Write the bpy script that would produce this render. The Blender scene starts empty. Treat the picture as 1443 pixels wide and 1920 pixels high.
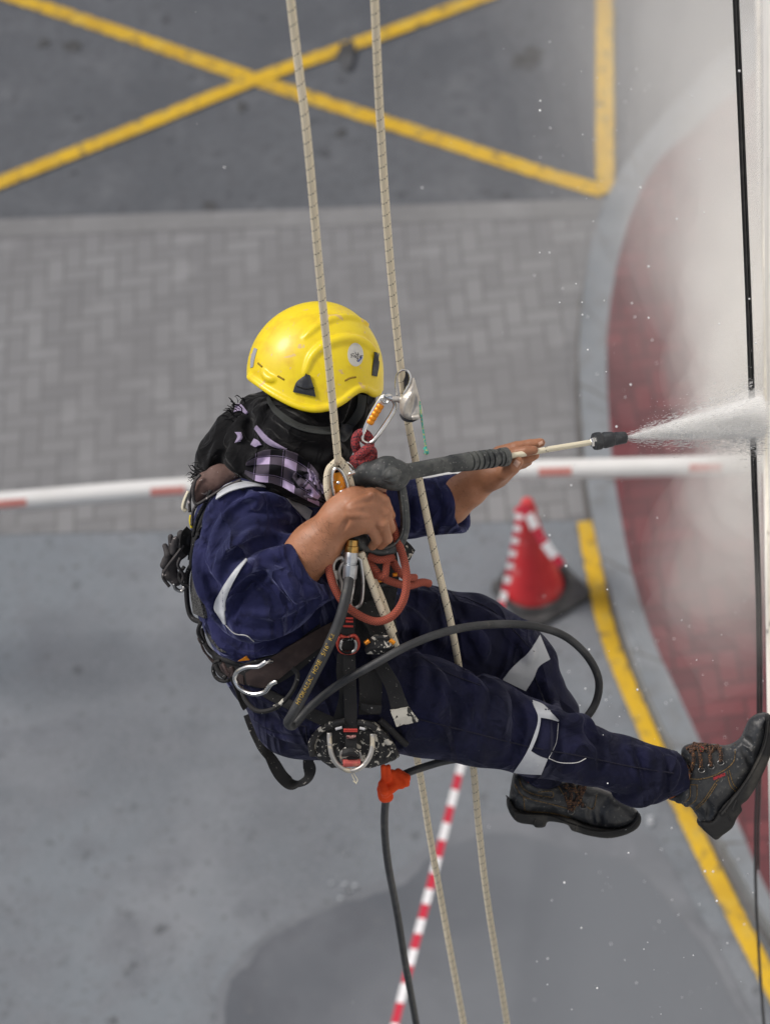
import bpy, math, random
import numpy as np
from mathutils import Matrix, Vector
random.seed(7); rng = np.random.default_rng(7)
R_ = math.radians
sc = bpy.context.scene

# ------------------------------------------------------------ camera
F, CX, CY, HC = 5400.0, 721.5, 960.0, 10.8
dn = np.array([1400-CX, 5820-CY, F]); dn /= np.linalg.norm(dn)      # gravity in view space (x right, y down, z ahead)
fw = np.array([0, 0, 1.0]); wy = fw-dn*fw.dot(dn); wy /= np.linalg.norm(wy)
wz = -dn; wx = np.cross(wy, wz)
RM = np.array([wx, wy, wz])
def V2W(P): return np.asarray(P, float) @ RM.T + np.array([0, 0, HC])
cam = bpy.data.cameras.new('camera'); camo = bpy.data.objects.new('camera', cam); sc.collection.objects.link(camo)
cr = RM @ np.diag([1, -1, -1.0])
m4 = Matrix.Identity(4)
for i in range(3):
    for j in range(3): m4[i][j] = cr[i, j]
m4[2][3] = HC; camo.matrix_world = m4
cam.sensor_fit = 'VERTICAL'; cam.sensor_height = 32; cam.sensor_width = 24; cam.lens = 90
cam.clip_start = .1; cam.clip_end = 2000
cam.dof.use_dof = True; cam.dof.focus_distance = 6.14; cam.dof.aperture_fstop = 2.9
sc.camera = camo
# ------------------------------------------------------------ light
w = bpy.data.worlds.new("World"); sc.world = w; w.use_nodes = True
nt = w.node_tree; bg = nt.nodes['Background']; sky = nt.nodes.new('ShaderNodeTexSky'); sky.sky_type = 'NISHITA'; sky.sun_disc = False
sun_el, sun_az = R_(50), R_(-72)     # azimuth from +Y towards +X
sky.sun_elevation = sun_el; sky.sun_rotation = sun_az; sky.air_density = 1.0; sky.dust_density = 4.0; sky.ozone_density = 1.0
nt.links.new(sky.outputs[0], bg.inputs[0]); bg.inputs[1].default_value = .09
sl = bpy.data.lights.new('sun', 'SUN'); sl.energy = 2.3; sl.angle = R_(17); sl.color = (1, .96, .91)
so = bpy.data.objects.new('sun', sl); sc.collection.objects.link(so)
sd = Vector((math.sin(sun_az)*math.cos(sun_el), math.cos(sun_az)*math.cos(sun_el), math.sin(sun_el)))
so.rotation_euler = (-sd).to_track_quat('-Z', 'Y').to_euler()
sc.view_settings.view_transform = 'Standard'; sc.view_settings.look = 'None'; sc.view_settings.exposure = -0.05; sc.view_settings.gamma = 1
cy = sc.cycles; cy.use_denoising = True; cy.max_bounces = 14; cy.diffuse_bounces = 4; cy.glossy_bounces = 3; cy.transmission_bounces = 4
cy.volume_bounces = 12; cy.transparent_max_bounces = 48; cy.sample_clamp_indirect = 4.0

# ------------------------------------------------------------ view-space helpers (pixels of the 1443x1920 photo only name directions; each point gets its own distance)
D0, TILT = 6.3, .3
def A(px, py, d): return np.array([(px-CX)/F*d, (py-CY)/F*d, d])
def dep(py, w=0.): return D0+TILT*(py-1150)/857+w
def K(px, py, w=0.): return A(px, py, dep(py, w))
def plumb(py, py0, d0): return d0*(5820-py0)/(5820-py)
def below(px, py, hb):
    r = np.array([(px-CX)/F, (py-CY)/F, 1.0]); return r*(hb/r.dot(dn))
def gp(px, py, z=0.):
    p = V2W(below(px, py, HC-z)); return p
PX = 1/857.

# ------------------------------------------------------------ objects
def tag(o, label=None, cat=None, group=None, kind=None):
    for k, v in (('label', label), ('category', cat), ('group', group), ('kind', kind)):
        if v: o[k] = v
    return o
ROOT = {}
def thing(name, loc, label, cat, group=None):
    o = bpy.data.objects.new(name, None); sc.collection.objects.link(o); o.location = Vector(loc); o.empty_display_size = .05
    ROOT[o.name] = np.array(loc, float); return tag(o, label, cat, group)
def mk(name, W, faces, mat, parent=None, uv=None, smooth=True, mats=None, midx=None):
    W = np.asarray(W, float)
    if parent is None: L = np.array([W[:, 0].mean(), W[:, 1].mean(), W[:, 2].min()])
    else: L = ROOT[parent.name]
    me = bpy.data.meshes.new(name); Wl = W-L
    if isinstance(faces, np.ndarray):
        n, k = faces.shape
        me.vertices.add(len(Wl)); me.vertices.foreach_set('co', Wl.astype(np.float32).ravel())
        me.loops.add(n*k); me.loops.foreach_set('vertex_index', faces.astype(np.int32).ravel())
        me.polygons.add(n); me.polygons.foreach_set('loop_start', np.arange(0, n*k, k, dtype=np.int32))
        me.update(calc_edges=True); me.validate()
    else:
        me.from_pydata([tuple(v) for v in Wl], [], [tuple(int(i) for i in f) for f in faces]); me.update()
    if uv is not None:
        ul = me.uv_layers.new(name='UVMap'); li = np.empty(len(me.loops), np.int32); me.loops.foreach_get('vertex_index', li)
        ul.data.foreach_set('uv', np.asarray(uv, np.float32)[li].ravel())
    for m in (mats or [mat]): me.materials.append(m)
    if midx is not None: me.polygons.foreach_set('material_index', np.asarray(midx, np.int32))
    if smooth: me.polygons.foreach_set('use_smooth', np.ones(len(me.polygons), bool))
    o = bpy.data.objects.new(name, me); sc.collection.objects.link(o)
    ROOT[o.name] = L
    if parent is None: o.location = Vector(L)
    else: o.parent = parent
    return o
def edges_sharp(o, ang=40):
    try: o.data.set_sharp_from_angle(angle=R_(ang))
    except Exception: pass
    return o

# ------------------------------------------------------------ materials
MATS = {}
def mat(name, col, rough=.6, metal=0., bump=None, var=None, speck=None, sheen=0., sss=0., coat=0., extra=None, spec=.5, crease=None):
    if name in MATS: return MATS[name]
    m = bpy.data.materials.new(name); m.use_nodes = True; t = m.node_tree; N = t.nodes; Lk = t.links; b = N['Principled BSDF']
    b.inputs['Roughness'].default_value = rough; b.inputs['Metallic'].default_value = metal
    b.inputs['Specular IOR Level'].default_value = spec
    tc = N.new('ShaderNodeTexCoord'); obj = tc.outputs['Object']
    c = N.new('ShaderNodeRGB'); c.outputs[0].default_value = (*col, 1); cur = c.outputs[0]
    def noise(scale, detail=4, vec=obj, dist=0):
        n = N.new('ShaderNodeTexNoise'); n.inputs['Scale'].default_value = scale; n.inputs['Detail'].default_value = detail; n.inputs['Distortion'].default_value = dist
        Lk.new(vec, n.inputs['Vector']); return n.outputs['Fac']
    def mr(v, a, b2, c2=0., d=1.):
        n = N.new('ShaderNodeMapRange'); n.inputs[1].default_value = a; n.inputs[2].default_value = b2; n.inputs[3].default_value = c2; n.inputs[4].default_value = d
        Lk.new(v, n.inputs[0]); return n.outputs[0]
    def mix(f, a, b2, mode='MIX'):
        n = N.new('ShaderNodeMix'); n.data_type = 'RGBA'; n.blend_type = mode
        if hasattr(f, 'is_linked') or not isinstance(f, (int, float)): Lk.new(f, n.inputs[0])
        else: n.inputs[0].default_value = f
        for s, x in ((6, a), (7, b2)):
            if isinstance(x, tuple): n.inputs[s].default_value = (*x, 1) if len(x) == 3 else x
            else: Lk.new(x, n.inputs[s])
        return n.outputs[2]
    T = dict(N=N, L=Lk, b=b, tc=tc, noise=noise, mr=mr, mix=mix, obj=obj, m=m)
    for v in (var or []):
        sc_, c2, lo, hi = v[:4]
        cur = mix(mr(noise(sc_, 6), lo, hi), cur, c2)
    if speck:
        for s in (speck if isinstance(speck, list) else [speck]):
            sc_, thr, c2 = s
            f = mr(noise(sc_, 3, dist=.6), thr, thr+.025); cur = mix(f, cur, c2)
    if extra: cur = extra(T, cur) or cur
    Lk.new(cur, b.inputs['Base Color'])
    cn = None
    for (cs, st_, dist_, sx) in (crease or []):
        mp = N.new('ShaderNodeMapping'); mp.inputs['Scale'].default_value = sx; Lk.new(obj, mp.inputs[0]); nn = noise(cs, 2, mp.outputs[0], 1.2)
        a1 = N.new('ShaderNodeMath'); a1.operation = 'SUBTRACT'; Lk.new(nn, a1.inputs[0]); a1.inputs[1].default_value = .5
        a2 = N.new('ShaderNodeMath'); a2.operation = 'ABSOLUTE'; Lk.new(a1.outputs[0], a2.inputs[0]); rg = mr(a2.outputs[0], 0, .14, 1, 0); a3 = N.new('ShaderNodeMath'); a3.operation = 'POWER'; Lk.new(rg, a3.inputs[0]); a3.inputs[1].default_value = 1.6
        bn = N.new('ShaderNodeBump'); bn.inputs['Strength'].default_value = st_; bn.inputs['Distance'].default_value = dist_; Lk.new(a3.outputs[0], bn.inputs['Height'])
        if cn: Lk.new(cn, bn.inputs['Normal'])
        cn = bn.outputs[0]
    if cn and not bump: Lk.new(cn, b.inputs['Normal'])
    if bump:
        bs = bump if isinstance(bump, list) else [bump]; prev = cn
        for sc_, st in bs:
            bn = N.new('ShaderNodeBump'); bn.inputs['Strength'].default_value = st; bn.inputs['Distance'].default_value = .3/sc_
            Lk.new(noise(sc_, 5), bn.inputs['Height'])
            if prev: Lk.new(prev, bn.inputs['Normal'])
            prev = bn.outputs[0]
        Lk.new(prev, b.inputs['Normal'])
    if sheen: b.inputs['Sheen Weight'].default_value = sheen; b.inputs['Sheen Tint'].default_value = (*[min(1, x/max(col)+.25) for x in col], 1); b.inputs['Sheen Roughness'].default_value = .4
    if sss: b.inputs['Subsurface Weight'].default_value = sss; b.inputs['Subsurface Radius'].default_value = (.012, .005, .003); b.inputs['Subsurface Scale'].default_value = .6
    if coat: b.inputs['Coat Weight'].default_value = coat; b.inputs['Coat Roughness'].default_value = .15
    MATS[name] = m; return m
def M_(T, op, a, b2=None, c=None):
    n = T['N'].new('ShaderNodeMath'); n.operation = op
    for i, x in enumerate((a, b2, c)):
        if x is None: continue
        if isinstance(x, (int, float)): n.inputs[i].default_value = x
        else: T['L'].new(x, n.inputs[i])
    return n.outputs[0]
def uvs(T):
    s = T['N'].new('ShaderNodeSeparateXYZ'); T['L'].new(T['tc'].outputs['UV'], s.inputs[0]); return s.outputs[0], s.outputs[1]
def rope_marks(T, cur):          # uv.x metres along, uv.y 0..1 around
    u, v = uvs(T)
    a = M_(T, 'FRACT', M_(T, 'SUBTRACT', M_(T, 'MULTIPLY', u, 1/.031), v))
    line = M_(T, 'LESS_THAN', M_(T, 'ABSOLUTE', M_(T, 'SUBTRACT', a, .5)), .04)
    dash = M_(T, 'GREATER_THAN', M_(T, 'FRACT', M_(T, 'MULTIPLY', v, 9)), .42)
    c1 = T['mix'](M_(T, 'MULTIPLY', line, dash), cur, (.012, .012, .012))
    br = M_(T, 'MULTIPLY', M_(T, 'SINE', M_(T, 'MULTIPLY', M_(T, 'ADD', M_(T, 'MULTIPLY', u, 140), M_(T, 'MULTIPLY', v, 8)), 6.28)), M_(T, 'SINE', M_(T, 'MULTIPLY', M_(T, 'SUBTRACT', M_(T, 'MULTIPLY', u, 140), M_(T, 'MULTIPLY', v, 8)), 6.28)))
    c1 = T['mix'](T['mr'](br, -1, 1, 0, .35), c1, (.42, .35, .24), 'MIX')
    b = T['N'].new('ShaderNodeBump'); b.inputs['Strength'].default_value = .5; b.inputs['Distance'].default_value = .0015
    T['L'].new(br, b.inputs['Height']); T['L'].new(b.outputs[0], T['b'].inputs['Normal']); return c1
def cord_marks(T, cur):
    u, v = uvs(T)
    vv = M_(T, 'ABSOLUTE', M_(T, 'SUBTRACT', M_(T, 'FRACT', M_(T, 'MULTIPLY', v, 6)), .5))
    s = M_(T, 'SINE', M_(T, 'MULTIPLY', M_(T, 'ADD', M_(T, 'MULTIPLY', u, 190), M_(T, 'MULTIPLY', vv, 2)), 6.28))
    c1 = T['mix'](T['mr'](s, -.1, .9), cur, (.10, .035, .03))
    b = T['N'].new('ShaderNodeBump'); b.inputs['Strength'].default_value = .4; b.inputs['Distance'].default_value = .001
    T['L'].new(s, b.inputs['Height']); T['L'].new(b.outputs[0], T['b'].inputs['Normal']); return c1
def plaid(T, cur):
    u, v = uvs(T)
    def band(x, f, lo, hi): 
        fr = M_(T, 'FRACT', M_(T, 'MULTIPLY', x, f)); return M_(T, 'MULTIPLY', M_(T, 'GREATER_THAN', fr, lo), M_(T, 'LESS_THAN', fr, hi))
    bu = band(u, 1, .45, .92); bv = band(v, 1, .36, .74)
    s = M_(T, 'MULTIPLY', M_(T, 'ADD', bu, bv), .5)
    c = T['N'].new('ShaderNodeValToRGB'); c.color_ramp.interpolation = 'CONSTANT'
    e = c.color_ramp.elements; e[0].color = (.006, .006, .008, 1); e[1].position = .25; e[1].color = (.075, .062, .085, 1)
    q = e.new(.75); q.color = (.50, .40, .60, 1)
    T['L'].new(s, c.inputs[0])
    ln = M_(T, 'MAXIMUM', M_(T, 'LESS_THAN', M_(T, 'ABSOLUTE', M_(T, 'SUBTRACT', M_(T, 'FRACT', u), .38)), .007), M_(T, 'LESS_THAN', M_(T, 'ABSOLUTE', M_(T, 'SUBTRACT', M_(T, 'FRACT', v), .30)), .012))
    return T['mix'](ln, c.outputs[0], (.2, .16, .26))
def webbing(T, cur):
    u, v = uvs(T)
    s = M_(T, 'SINE', M_(T, 'MULTIPLY', u, 2500)); s2 = M_(T, 'SINE', M_(T, 'MULTIPLY', v, 120))
    b = T['N'].new('ShaderNodeBump'); b.inputs['Strength'].default_value = .35; b.inputs['Distance'].default_value = .0008
    T['L'].new(M_(T, 'ADD', s, s2), b.inputs['Height']); T['L'].new(b.outputs[0], T['b'].inputs['Normal'])
    return T['mix'](T['mr'](s, -1, 1, 0, .3), cur, (.0, .0, .0))
def stripes(T, cur):
    u, v = uvs(T)
    f = M_(T, 'GREATER_THAN', M_(T, 'FRACT', M_(T, 'MULTIPLY', u, 1/.145)), .5)
    return T['mix'](f, cur, (.82, .82, .84))
def paint_wear(T, cur):
    u, v = uvs(T); ed_ = M_(T, 'MULTIPLY', M_(T, 'ABSOLUTE', M_(T, 'SUBTRACT', v, .5)), 2.0); k = M_(T, 'ADD', M_(T, 'MULTIPLY', M_(T, 'POWER', ed_, 4), .22), T['noise'](22, 5)); k2 = M_(T, 'ADD', k, M_(T, 'MULTIPLY', T['noise'](2.1, 3), .25))
    return T['mix'](T['mr'](k2, .80, .92), cur, (.12, .115, .10))
def herring(c1, c2, mortar, cell=.1, ang=0, dirt=(.1, .1, .1)):
    def f(T, cur):
        N, L = T['N'], T['L']; mp = N.new('ShaderNodeMapping'); mp.inputs['Rotation'].default_value = (0, 0, R_(ang)); mp.inputs['Scale'].default_value = (1/cell,)*3; mp.inputs['Location'].default_value = (400, 400, 0); L.new(T['obj'], mp.inputs[0])
        sp = N.new('ShaderNodeSeparateXYZ'); L.new(mp.outputs[0], sp.inputs[0]); x, y = sp.outputs[0], sp.outputs[1]
        i = M_(T, 'FLOOR', x); j = M_(T, 'FLOOR', y); fx = M_(T, 'FRACT', x); fy = M_(T, 'FRACT', y); m = M_(T, 'FLOORED_MODULO', M_(T, 'SUBTRACT', i, j), 4)
        eq = lambda v: M_(T, 'COMPARE', m, v, .1); m0, m1, m2, m3 = eq(0), eq(1), eq(2), eq(3)
        bi = M_(T, 'SUBTRACT', i, m1); bj = M_(T, 'SUBTRACT', j, m2); cb_ = N.new('ShaderNodeCombineXYZ'); L.new(bi, cb_.inputs[0]); L.new(bj, cb_.inputs[1]); L.new(M_(T, 'ADD', m0, m1), cb_.inputs[2])
        wn = N.new('ShaderNodeTexWhiteNoise'); wn.noise_dimensions = '3D'; L.new(cb_.outputs[0], wn.inputs['Vector']); w_ = .07
        lo = lambda v: M_(T, 'LESS_THAN', v, w_); hi = lambda v: M_(T, 'GREATER_THAN', v, 1-w_)
        h = M_(T, 'ADD', m0, m1); vv = M_(T, 'ADD', m2, m3)
        jn = M_(T, 'ADD', M_(T, 'ADD', M_(T, 'MULTIPLY', h, M_(T, 'ADD', lo(fy), hi(fy))), M_(T, 'MULTIPLY', vv, M_(T, 'ADD', lo(fx), hi(fx)))),
            M_(T, 'ADD', M_(T, 'ADD', M_(T, 'MULTIPLY', m0, lo(fx)), M_(T, 'MULTIPLY', m1, hi(fx))), M_(T, 'ADD', M_(T, 'MULTIPLY', m3, lo(fy)), M_(T, 'MULTIPLY', m2, hi(fy)))))
        c = T['mix'](wn.outputs['Value'], c1, c2); c = T['mix'](M_(T, 'MINIMUM', jn, 1), c, mortar)
        c = T['mix'](T['mr'](T['noise'](1.1, 7), .36, .66, 0, .55), c, dirt); return T['mix'](T['mr'](T['noise'](5, 5), .55, .75, 0, .4), c, tuple(v*1.2 for v in c1))
    return f
def bricks(c1, c2, mortar, bw=.2, bh=.1, ang=0):
    def f(T, cur):
        mp = T['N'].new('ShaderNodeMapping'); mp.inputs['Rotation'].default_value = (0, 0, R_(ang)); T['L'].new(T['obj'], mp.inputs[0])
        br = T['N'].new('ShaderNodeTexBrick'); T['L'].new(mp.outputs[0], br.inputs[0])
        br.inputs['Color1'].default_value = (*c1, 1); br.inputs['Color2'].default_value = (*c2, 1); br.inputs['Mortar'].default_value = (*mortar, 1)
        br.inputs['Scale'].default_value = 1; br.inputs['Brick Width'].default_value = bw; br.inputs['Row Height'].default_value = bh; br.inputs['Mortar Size'].default_value = .006; br.inputs['Bias'].default_value = 0
        n = T['mr'](T['noise'](1.6, 8), .32, .66, .0, .8)
        c = T['mix'](n, br.outputs[0], tuple(x*.72 for x in c1))
        return T['mix'](T['mr'](T['noise'](6, 5), .55, .75, 0, .35), c, tuple(min(1, x*1.35) for x in c2))
    return f
def drying(T, cur):          # the damp ground dries out unevenly towards +X
    sp = T['N'].new('ShaderNodeSeparateXYZ'); T['L'].new(T['obj'], sp.inputs[0]); g_ = M_(T, 'ADD', sp.outputs[0], M_(T, 'MULTIPLY', M_(T, 'SUBTRACT', T['noise'](1.2, 5), .5), 1.6))
    return T['mix'](T['mr'](g_, -.35, .55, 0, .9), cur, (.142, .155, .172))
asph = mat('asphalt', (.108, .116, .128), .9, bump=(90, .5), var=[(.9, (.085, .092, .104), .4, .65), (3.0, (.135, .143, .155), .5, .75), (14, (.085, .09, .10), .45, .7), (7, (.045, .047, .052), .64, .74), (60, (.15, .155, .165), .55, .7)])
conc = mat('concrete_road', (.178, .200, .222), .85, bump=(60, .4), var=[(.45, (.135, .148, .165), .42, .60), (1.3, (.215, .23, .25), .48, .66), (2.6, (.125, .137, .155), .52, .72), (5, (.16, .172, .19), .5, .75), (9, (.085, .092, .10), .62, .74), (25, (.12, .13, .14), .58, .7), (60, (.24, .25, .27), .55, .72)])
wetc = mat('wet_concrete', (.088, .097, .112), .5, bump=(60, .3), var=[(.8, (.145, .155, .172), .42, .62), (3, (.07, .075, .088), .5, .75), (12, (.14, .145, .155), .6, .8)], extra=drying)
pavm = mat('grey_pavers', (.2, .2, .2), .9, extra=herring((.24, .243, .248), (.185, .187, .192), (.145, .145, .148), .1, 3, (.175, .175, .18)), bump=(50, .4))
redm = mat('red_pavers', (.2, .05, .05), .85, extra=herring((.165, .045, .052), (.095, .028, .034), (.065, .026, .03), .1, 3, (.10, .035, .04)), bump=(50, .4))
kerbm = mat('kerb_concrete', (.26, .285, .315), .8, bump=(60, .3), var=[(3, (.24, .255, .275), .4, .7)])
yelm = mat('yellow_road_paint', (.66, .41, .015), .75, bump=(80, .4), var=[(2.5, (.54, .33, .02), .4, .65), (9, (.60, .40, .05), .5, .7), (14, (.20, .15, .06), .56, .70)], extra=paint_wear)
gutm = mat('gutter_dirt', (.10, .095, .09), .95, var=[(4, (.17, .165, .16), .45, .7)])

def fan(name, pts, mat_, z, kind='structure', smooth=False, **kw):
    """flat sheet from an outline on the ground (triangulated)"""
    from mathutils.geometry import tessellate_polygon
    pts = [(float(p[0]), float(p[1])) for p in pts]; Fc = [list(f) for f in tessellate_polygon([[Vector((x, y, 0)) for x, y in pts]])]; W = np.array([(x, y, z) for x, y in pts])
    for f in Fc:
        a_, b_, c_ = W[f[0]], W[f[1]], W[f[2]]
        if (b_[0]-a_[0])*(c_[1]-a_[1])-(b_[1]-a_[1])*(c_[0]-a_[0]) < 0: f.reverse()
    o = mk(name, W, Fc, mat_, smooth=smooth); return tag(o, kind=kind, **kw)
def spl(pts, n=12):
    """Catmull-Rom through points"""
    P = np.asarray(pts, float)
    if len(P) < 3: return np.array([P[0]+(P[-1]-P[0])*t for t in np.linspace(0, 1, n+1)])
    Q = np.vstack([2*P[0]-P[1], P, 2*P[-1]-P[-2]]); out = []
    for i in range(1, len(Q)-2):
        a, b, c, d = Q[i-1:i+3]
        for t in np.arange(n)/n: out.append(.5*((2*b)+(-a+c)*t+(2*a-5*b+4*c-d)*t*t+(-a+3*b-3*c+d)*t**3))
    out.append(P[-1]); return np.array(out)
# ------------------------------------------------------------ ground
ext = 90
fan('ground', [(-ext, -ext), (ext, -ext), (ext, ext), (-ext, ext)], conc, 0.)
kout = [(1560, -120), (1420, 60), (1300, 185), (1205, 290), (1152, 372), (1120, 450), (1097, 560), (1087, 700), (1094, 850), (1106, 960), (1131, 1080), (1166, 1200), (1215, 1330), (1272, 1450), (1340, 1580), (1443, 1765), (1600, 2020)]
kin = [(1600, -60), (1440, 110), (1330, 215), (1235, 300), (1184, 400), (1156, 500), (1140, 600), (1137, 700), (1146, 850), (1160, 950), (1186, 1080), (1225, 1200), (1275, 1310), (1330, 1430), (1390, 1560), (1443, 1680), (1600, 1960)]
ko = spl(kout, 8); ki = spl(kin, 8)
KO = np.array([gp(*p) for p in ko]); KI = np.array([gp(*p, .12) for p in ki])
bord = [(-700, 433), (0, 413), (300, 401), (560, 394), (850, 383), (1130, 374), (1152, 372)]
asp_pts = [gp(*p) for p in bord]+[p for p in KO[:33][::-1]]+[gp(1560, -900), gp(-900, -900)]
fan('asphalt_road', asp_pts, asph, .004)
jut = [(-700, 1020), (0, 1003), (500, 992), (1085, 975), (1108, 974)]
i2 = [i for i in range(len(ko)) if 372 <= ko[i][1] <= 974]
fan('block_paving', [gp(*p) for p in bord]+[KO[i] for i in i2]+[gp(*p) for p in jut[::-1]], pavm, .004)
# pale edging course between road and paving
e1 = [gp(*p) for p in bord]; e2 = [gp(p[0], p[1]+34) for p in bord]
edm = mat('edging_blocks', (.24, .24, .245), .9, bump=(60, .4), extra=bricks((.245, .247, .25), (.215, .217, .22), (.18, .18, .18), .4, .3, 2))
fan('edging', e1+e2[::-1], edm, .008)
wp = [(422, 1892), (432, 1850), (462, 1812), (484, 1790), (520, 1752), (560, 1731), (612, 1712), (640, 1692), (700, 1683), (752, 1660), (790, 1625), (850, 1588), (900, 1565), (980, 1572), (1060, 1590), (1150, 1615), (1230, 1665), (1300, 1760), (1370, 1880), (1450, 2080), (800, 2150), (430, 2100), (424, 1990)]
wps = spl(wp+[wp[0]], 10)[:-1]; ii_ = np.arange(len(wps)); am_ = (wps[:, 1] < 1850)[:, None]*1.; wps = wps+am_*np.column_stack([3*np.sin(ii_*.33+1)+1.2*np.sin(ii_*1.1), 4*np.cos(ii_*.27)+1.5*np.sin(ii_*.9+2)])
wetm = mat('damp_concrete', (.15, .162, .18), .6, bump=(60, .3), var=[(.9, (.175, .188, .205), .42, .65), (3, (.12, .13, .145), .45, .7), (8, (.18, .19, .21), .55, .75)])
dp = spl([(405, 1900), (412, 1845), (450, 1795), (476, 1770), (515, 1738), (570, 1712), (620, 1692), (690, 1662), (748, 1632), (790, 1596), (840, 1560), (900, 1534), (980, 1520), (1080, 1530), (1180, 1548), (1228, 1580), (1290, 1680), (1352, 1790), (1420, 1930), (1490, 2110), (900, 2160), (420, 2110), (410, 2000), (405, 1900)], 10)[:-1]
fan('damp_patch', [gp(*p) for p in dp], wetm, .004)
fan('wet_patch', [gp(*p) for p in wps], wetc, .008)
glintm = mat('pale_glint', (.52, .54, .57), .6, var=[(14, (.2, .22, .24), .40, .6)])  # splash glints on the wet ground, their light put into pale specks
def splat(name, pts): 
    q = spl(pts+[pts[0]], 8)[:-1]; return fan(name, [gp(*p) for p in q], glintm, .012)
rf = np.random.default_rng(8)
for i in range(9):
    cx_, cy_ = (645+rf.normal(0, 14), 1672+rf.normal(0, 10)) if i < 7 else (1219+rf.normal(0, 3), 1540+rf.normal(0, 8)); q_ = rf.uniform(2, 6); splat('splash_glint', [(cx_+q_*rf.uniform(.6, 1.5)*math.cos(t), cy_+q_*rf.uniform(.5, 1.1)*math.sin(t)) for t in np.linspace(0, 5.4, 7)])
stm = mat('oil_stain', (.052, .052, .05), .7, bump=(60, .3), var=[(5, (.08, .082, .085), .45, .6)])
for cx_, cy_, ax_, ay_ in ((985, 118, 34, 15), (1000, 100, 20, 9), (652, 108, 18, 24), (82, 84, 12, 9), (136, 90, 18, 11), (455, 202, 10, 10), (640, 252, 12, 8), (395, 388, 16, 7)):
    tt_ = np.linspace(0, 2*math.pi, 15)[:-1]; k_ = rf.uniform(.55, 1.25, 14); q_ = spl([(cx_+ax_*a*math.cos(t), cy_+ay_*a*math.sin(t)) for a, t in zip(k_, tt_)]+[(cx_+ax_*k_[0], cy_)], 6)[:-1]
    fan('oil_stain', [gp(*p) for p in q_], stm, .0245 if cy_ == 108 else .0095)
# kerb (raised, with its step) and red paving on top of it
n = len(KO); KT = KO.copy(); KT[:, 2] = .12; W = np.vstack([KO, KT, KI, KT])
sk_ = np.concatenate([[0], np.cumsum(np.linalg.norm(np.diff(KO, axis=0), axis=1))]); uvk = np.vstack([np.column_stack([sk_, np.full(n, v)]) for v in (0, .3, 1, .3)])
fc = [(i, i+1, n+i+1, n+i) for i in range(n-1)]+[(3*n+i, 3*n+i+1, 2*n+i+1, 2*n+i) for i in range(n-1)]
def kjoint(T, cur):
    u, v = uvs(T); ln = M_(T, 'LESS_THAN', M_(T, 'FRACT', M_(T, 'MULTIPLY', u, 1/.6)), .03); c1 = T['mix'](ln, cur, (.12, .12, .12)); return T['mix'](T['mr'](T['noise'](9, 6), .5, .72, 0, .7), c1, (.15, .155, .16))
kerbm = mat('kerb_stone', (.215, .235, .255), .8, bump=(60, .3), var=[(3, (.16, .18, .2), .4, .65)], extra=kjoint)
tag(mk('kerb', W, fc, kerbm, uv=uvk, smooth=False), kind='structure')
fan('red_paving', [*KI]+[gp(3800, 1960), gp(3800, -60)], redm, .12)
gu = np.array([gp(p[0]-9, p[1]+3) for p in ko]); 
W = np.vstack([gu, KO*[1, 1, 0]]); W[:, 2] = .010
tag(mk('gutter_joint', W, [(i, i+1, n+i+1, n+i) for i in range(30, n-1)], gutm, smooth=False), kind='structure')
def line_mark(pts, wpx, z=.0125):
    wear_col = (.11, .118, .13)
    P = np.array([gp(*p) for p in spl(pts, 10)]); wd = wpx
    T = np.gradient(P, axis=0); T /= np.linalg.norm(T, axis=1)[:, None]; Nn = np.column_stack([-T[:, 1], T[:, 0], 0*T[:, 0]])
    W = np.vstack([P-Nn*wd/2, P+Nn*wd/2]); W[:, 2] = z; n = len(P); sl_ = np.concatenate([[0], np.cumsum(np.linalg.norm(np.diff(P, axis=0), axis=1))]); uv_ = np.vstack([np.column_stack([sl_, 0*sl_]), np.column_stack([sl_, 0*sl_+1])])
    return tag(mk('road_marking', W, [(i, n+i, n+i+1, i+1) for i in range(n-1)], yelm, uv=uv_, smooth=False), kind='structure')
line_mark([(-420, -150), (30, -2), (250, 72), (480, 152), (700, 224), (1000, 322), (1132, 362)], .105)
line_mark([(-420, 520), (0, 346), (250, 246), (480, 152), (700, 74), (920, -8), (1300, -150)], .105, .0165)
line_mark([(1133, -400), (1133, 0), (1134, 368)], .105, .0205)
line_mark([(1097, 981), (1112, 1070), (1142, 1200), (1200, 1345), (1265, 1490), (1345, 1655), (1443, 1845), (1560, 2060)], .083, .0165)

# ------------------------------------------------------------ white facade panel the man washes
E1 = below(1414, 0, 5.66); E2 = below(1443, 1700, 5.66); W1, W2 = V2W(E1), V2W(E2)
hd = W2-W1; hd[2] = 0; hd /= np.linalg.norm(hd); nr = np.array([-hd[1], hd[0], 0]); 
if nr[0] < 0: nr = -nr          # away from the camera side
base = W1-hd*6
wallw = mat('white_render', (.80, .79, .76), .75, bump=[(40, .15), (8, .12)], var=[(2.2, (.70, .69, .66), .45, .75), (30, (.55, .54, .5), .7, .8)])
sealm = mat('sealant', (.74, .71, .63), .6, bump=(60, .4), var=[(20, (.6, .57, .5), .5, .8)])
def wbox(name, s0, s1, n0, n1, z0, z1, m, parent):
    c = [base+hd*s+nr*n_+np.array([0, 0, z-base[2]]) for s in (s0, s1) for n_ in (n0, n1) for z in (z0, z1)]
    return mk(name, c, [(0, 1, 3, 2), (4, 6, 7, 5), (0, 4, 5, 1), (2, 3, 7, 6), (0, 2, 6, 4), (1, 5, 7, 3)], m, parent, smooth=False)
zb = W1[2]
wall = thing('facade_wall', base+hd*7, 'white rendered facade wall being washed, along the right edge', 'wall')
wbox('panel', 0, 16, .012, .35, zb+.10, HC+1.2, wallw, wall)
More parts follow.
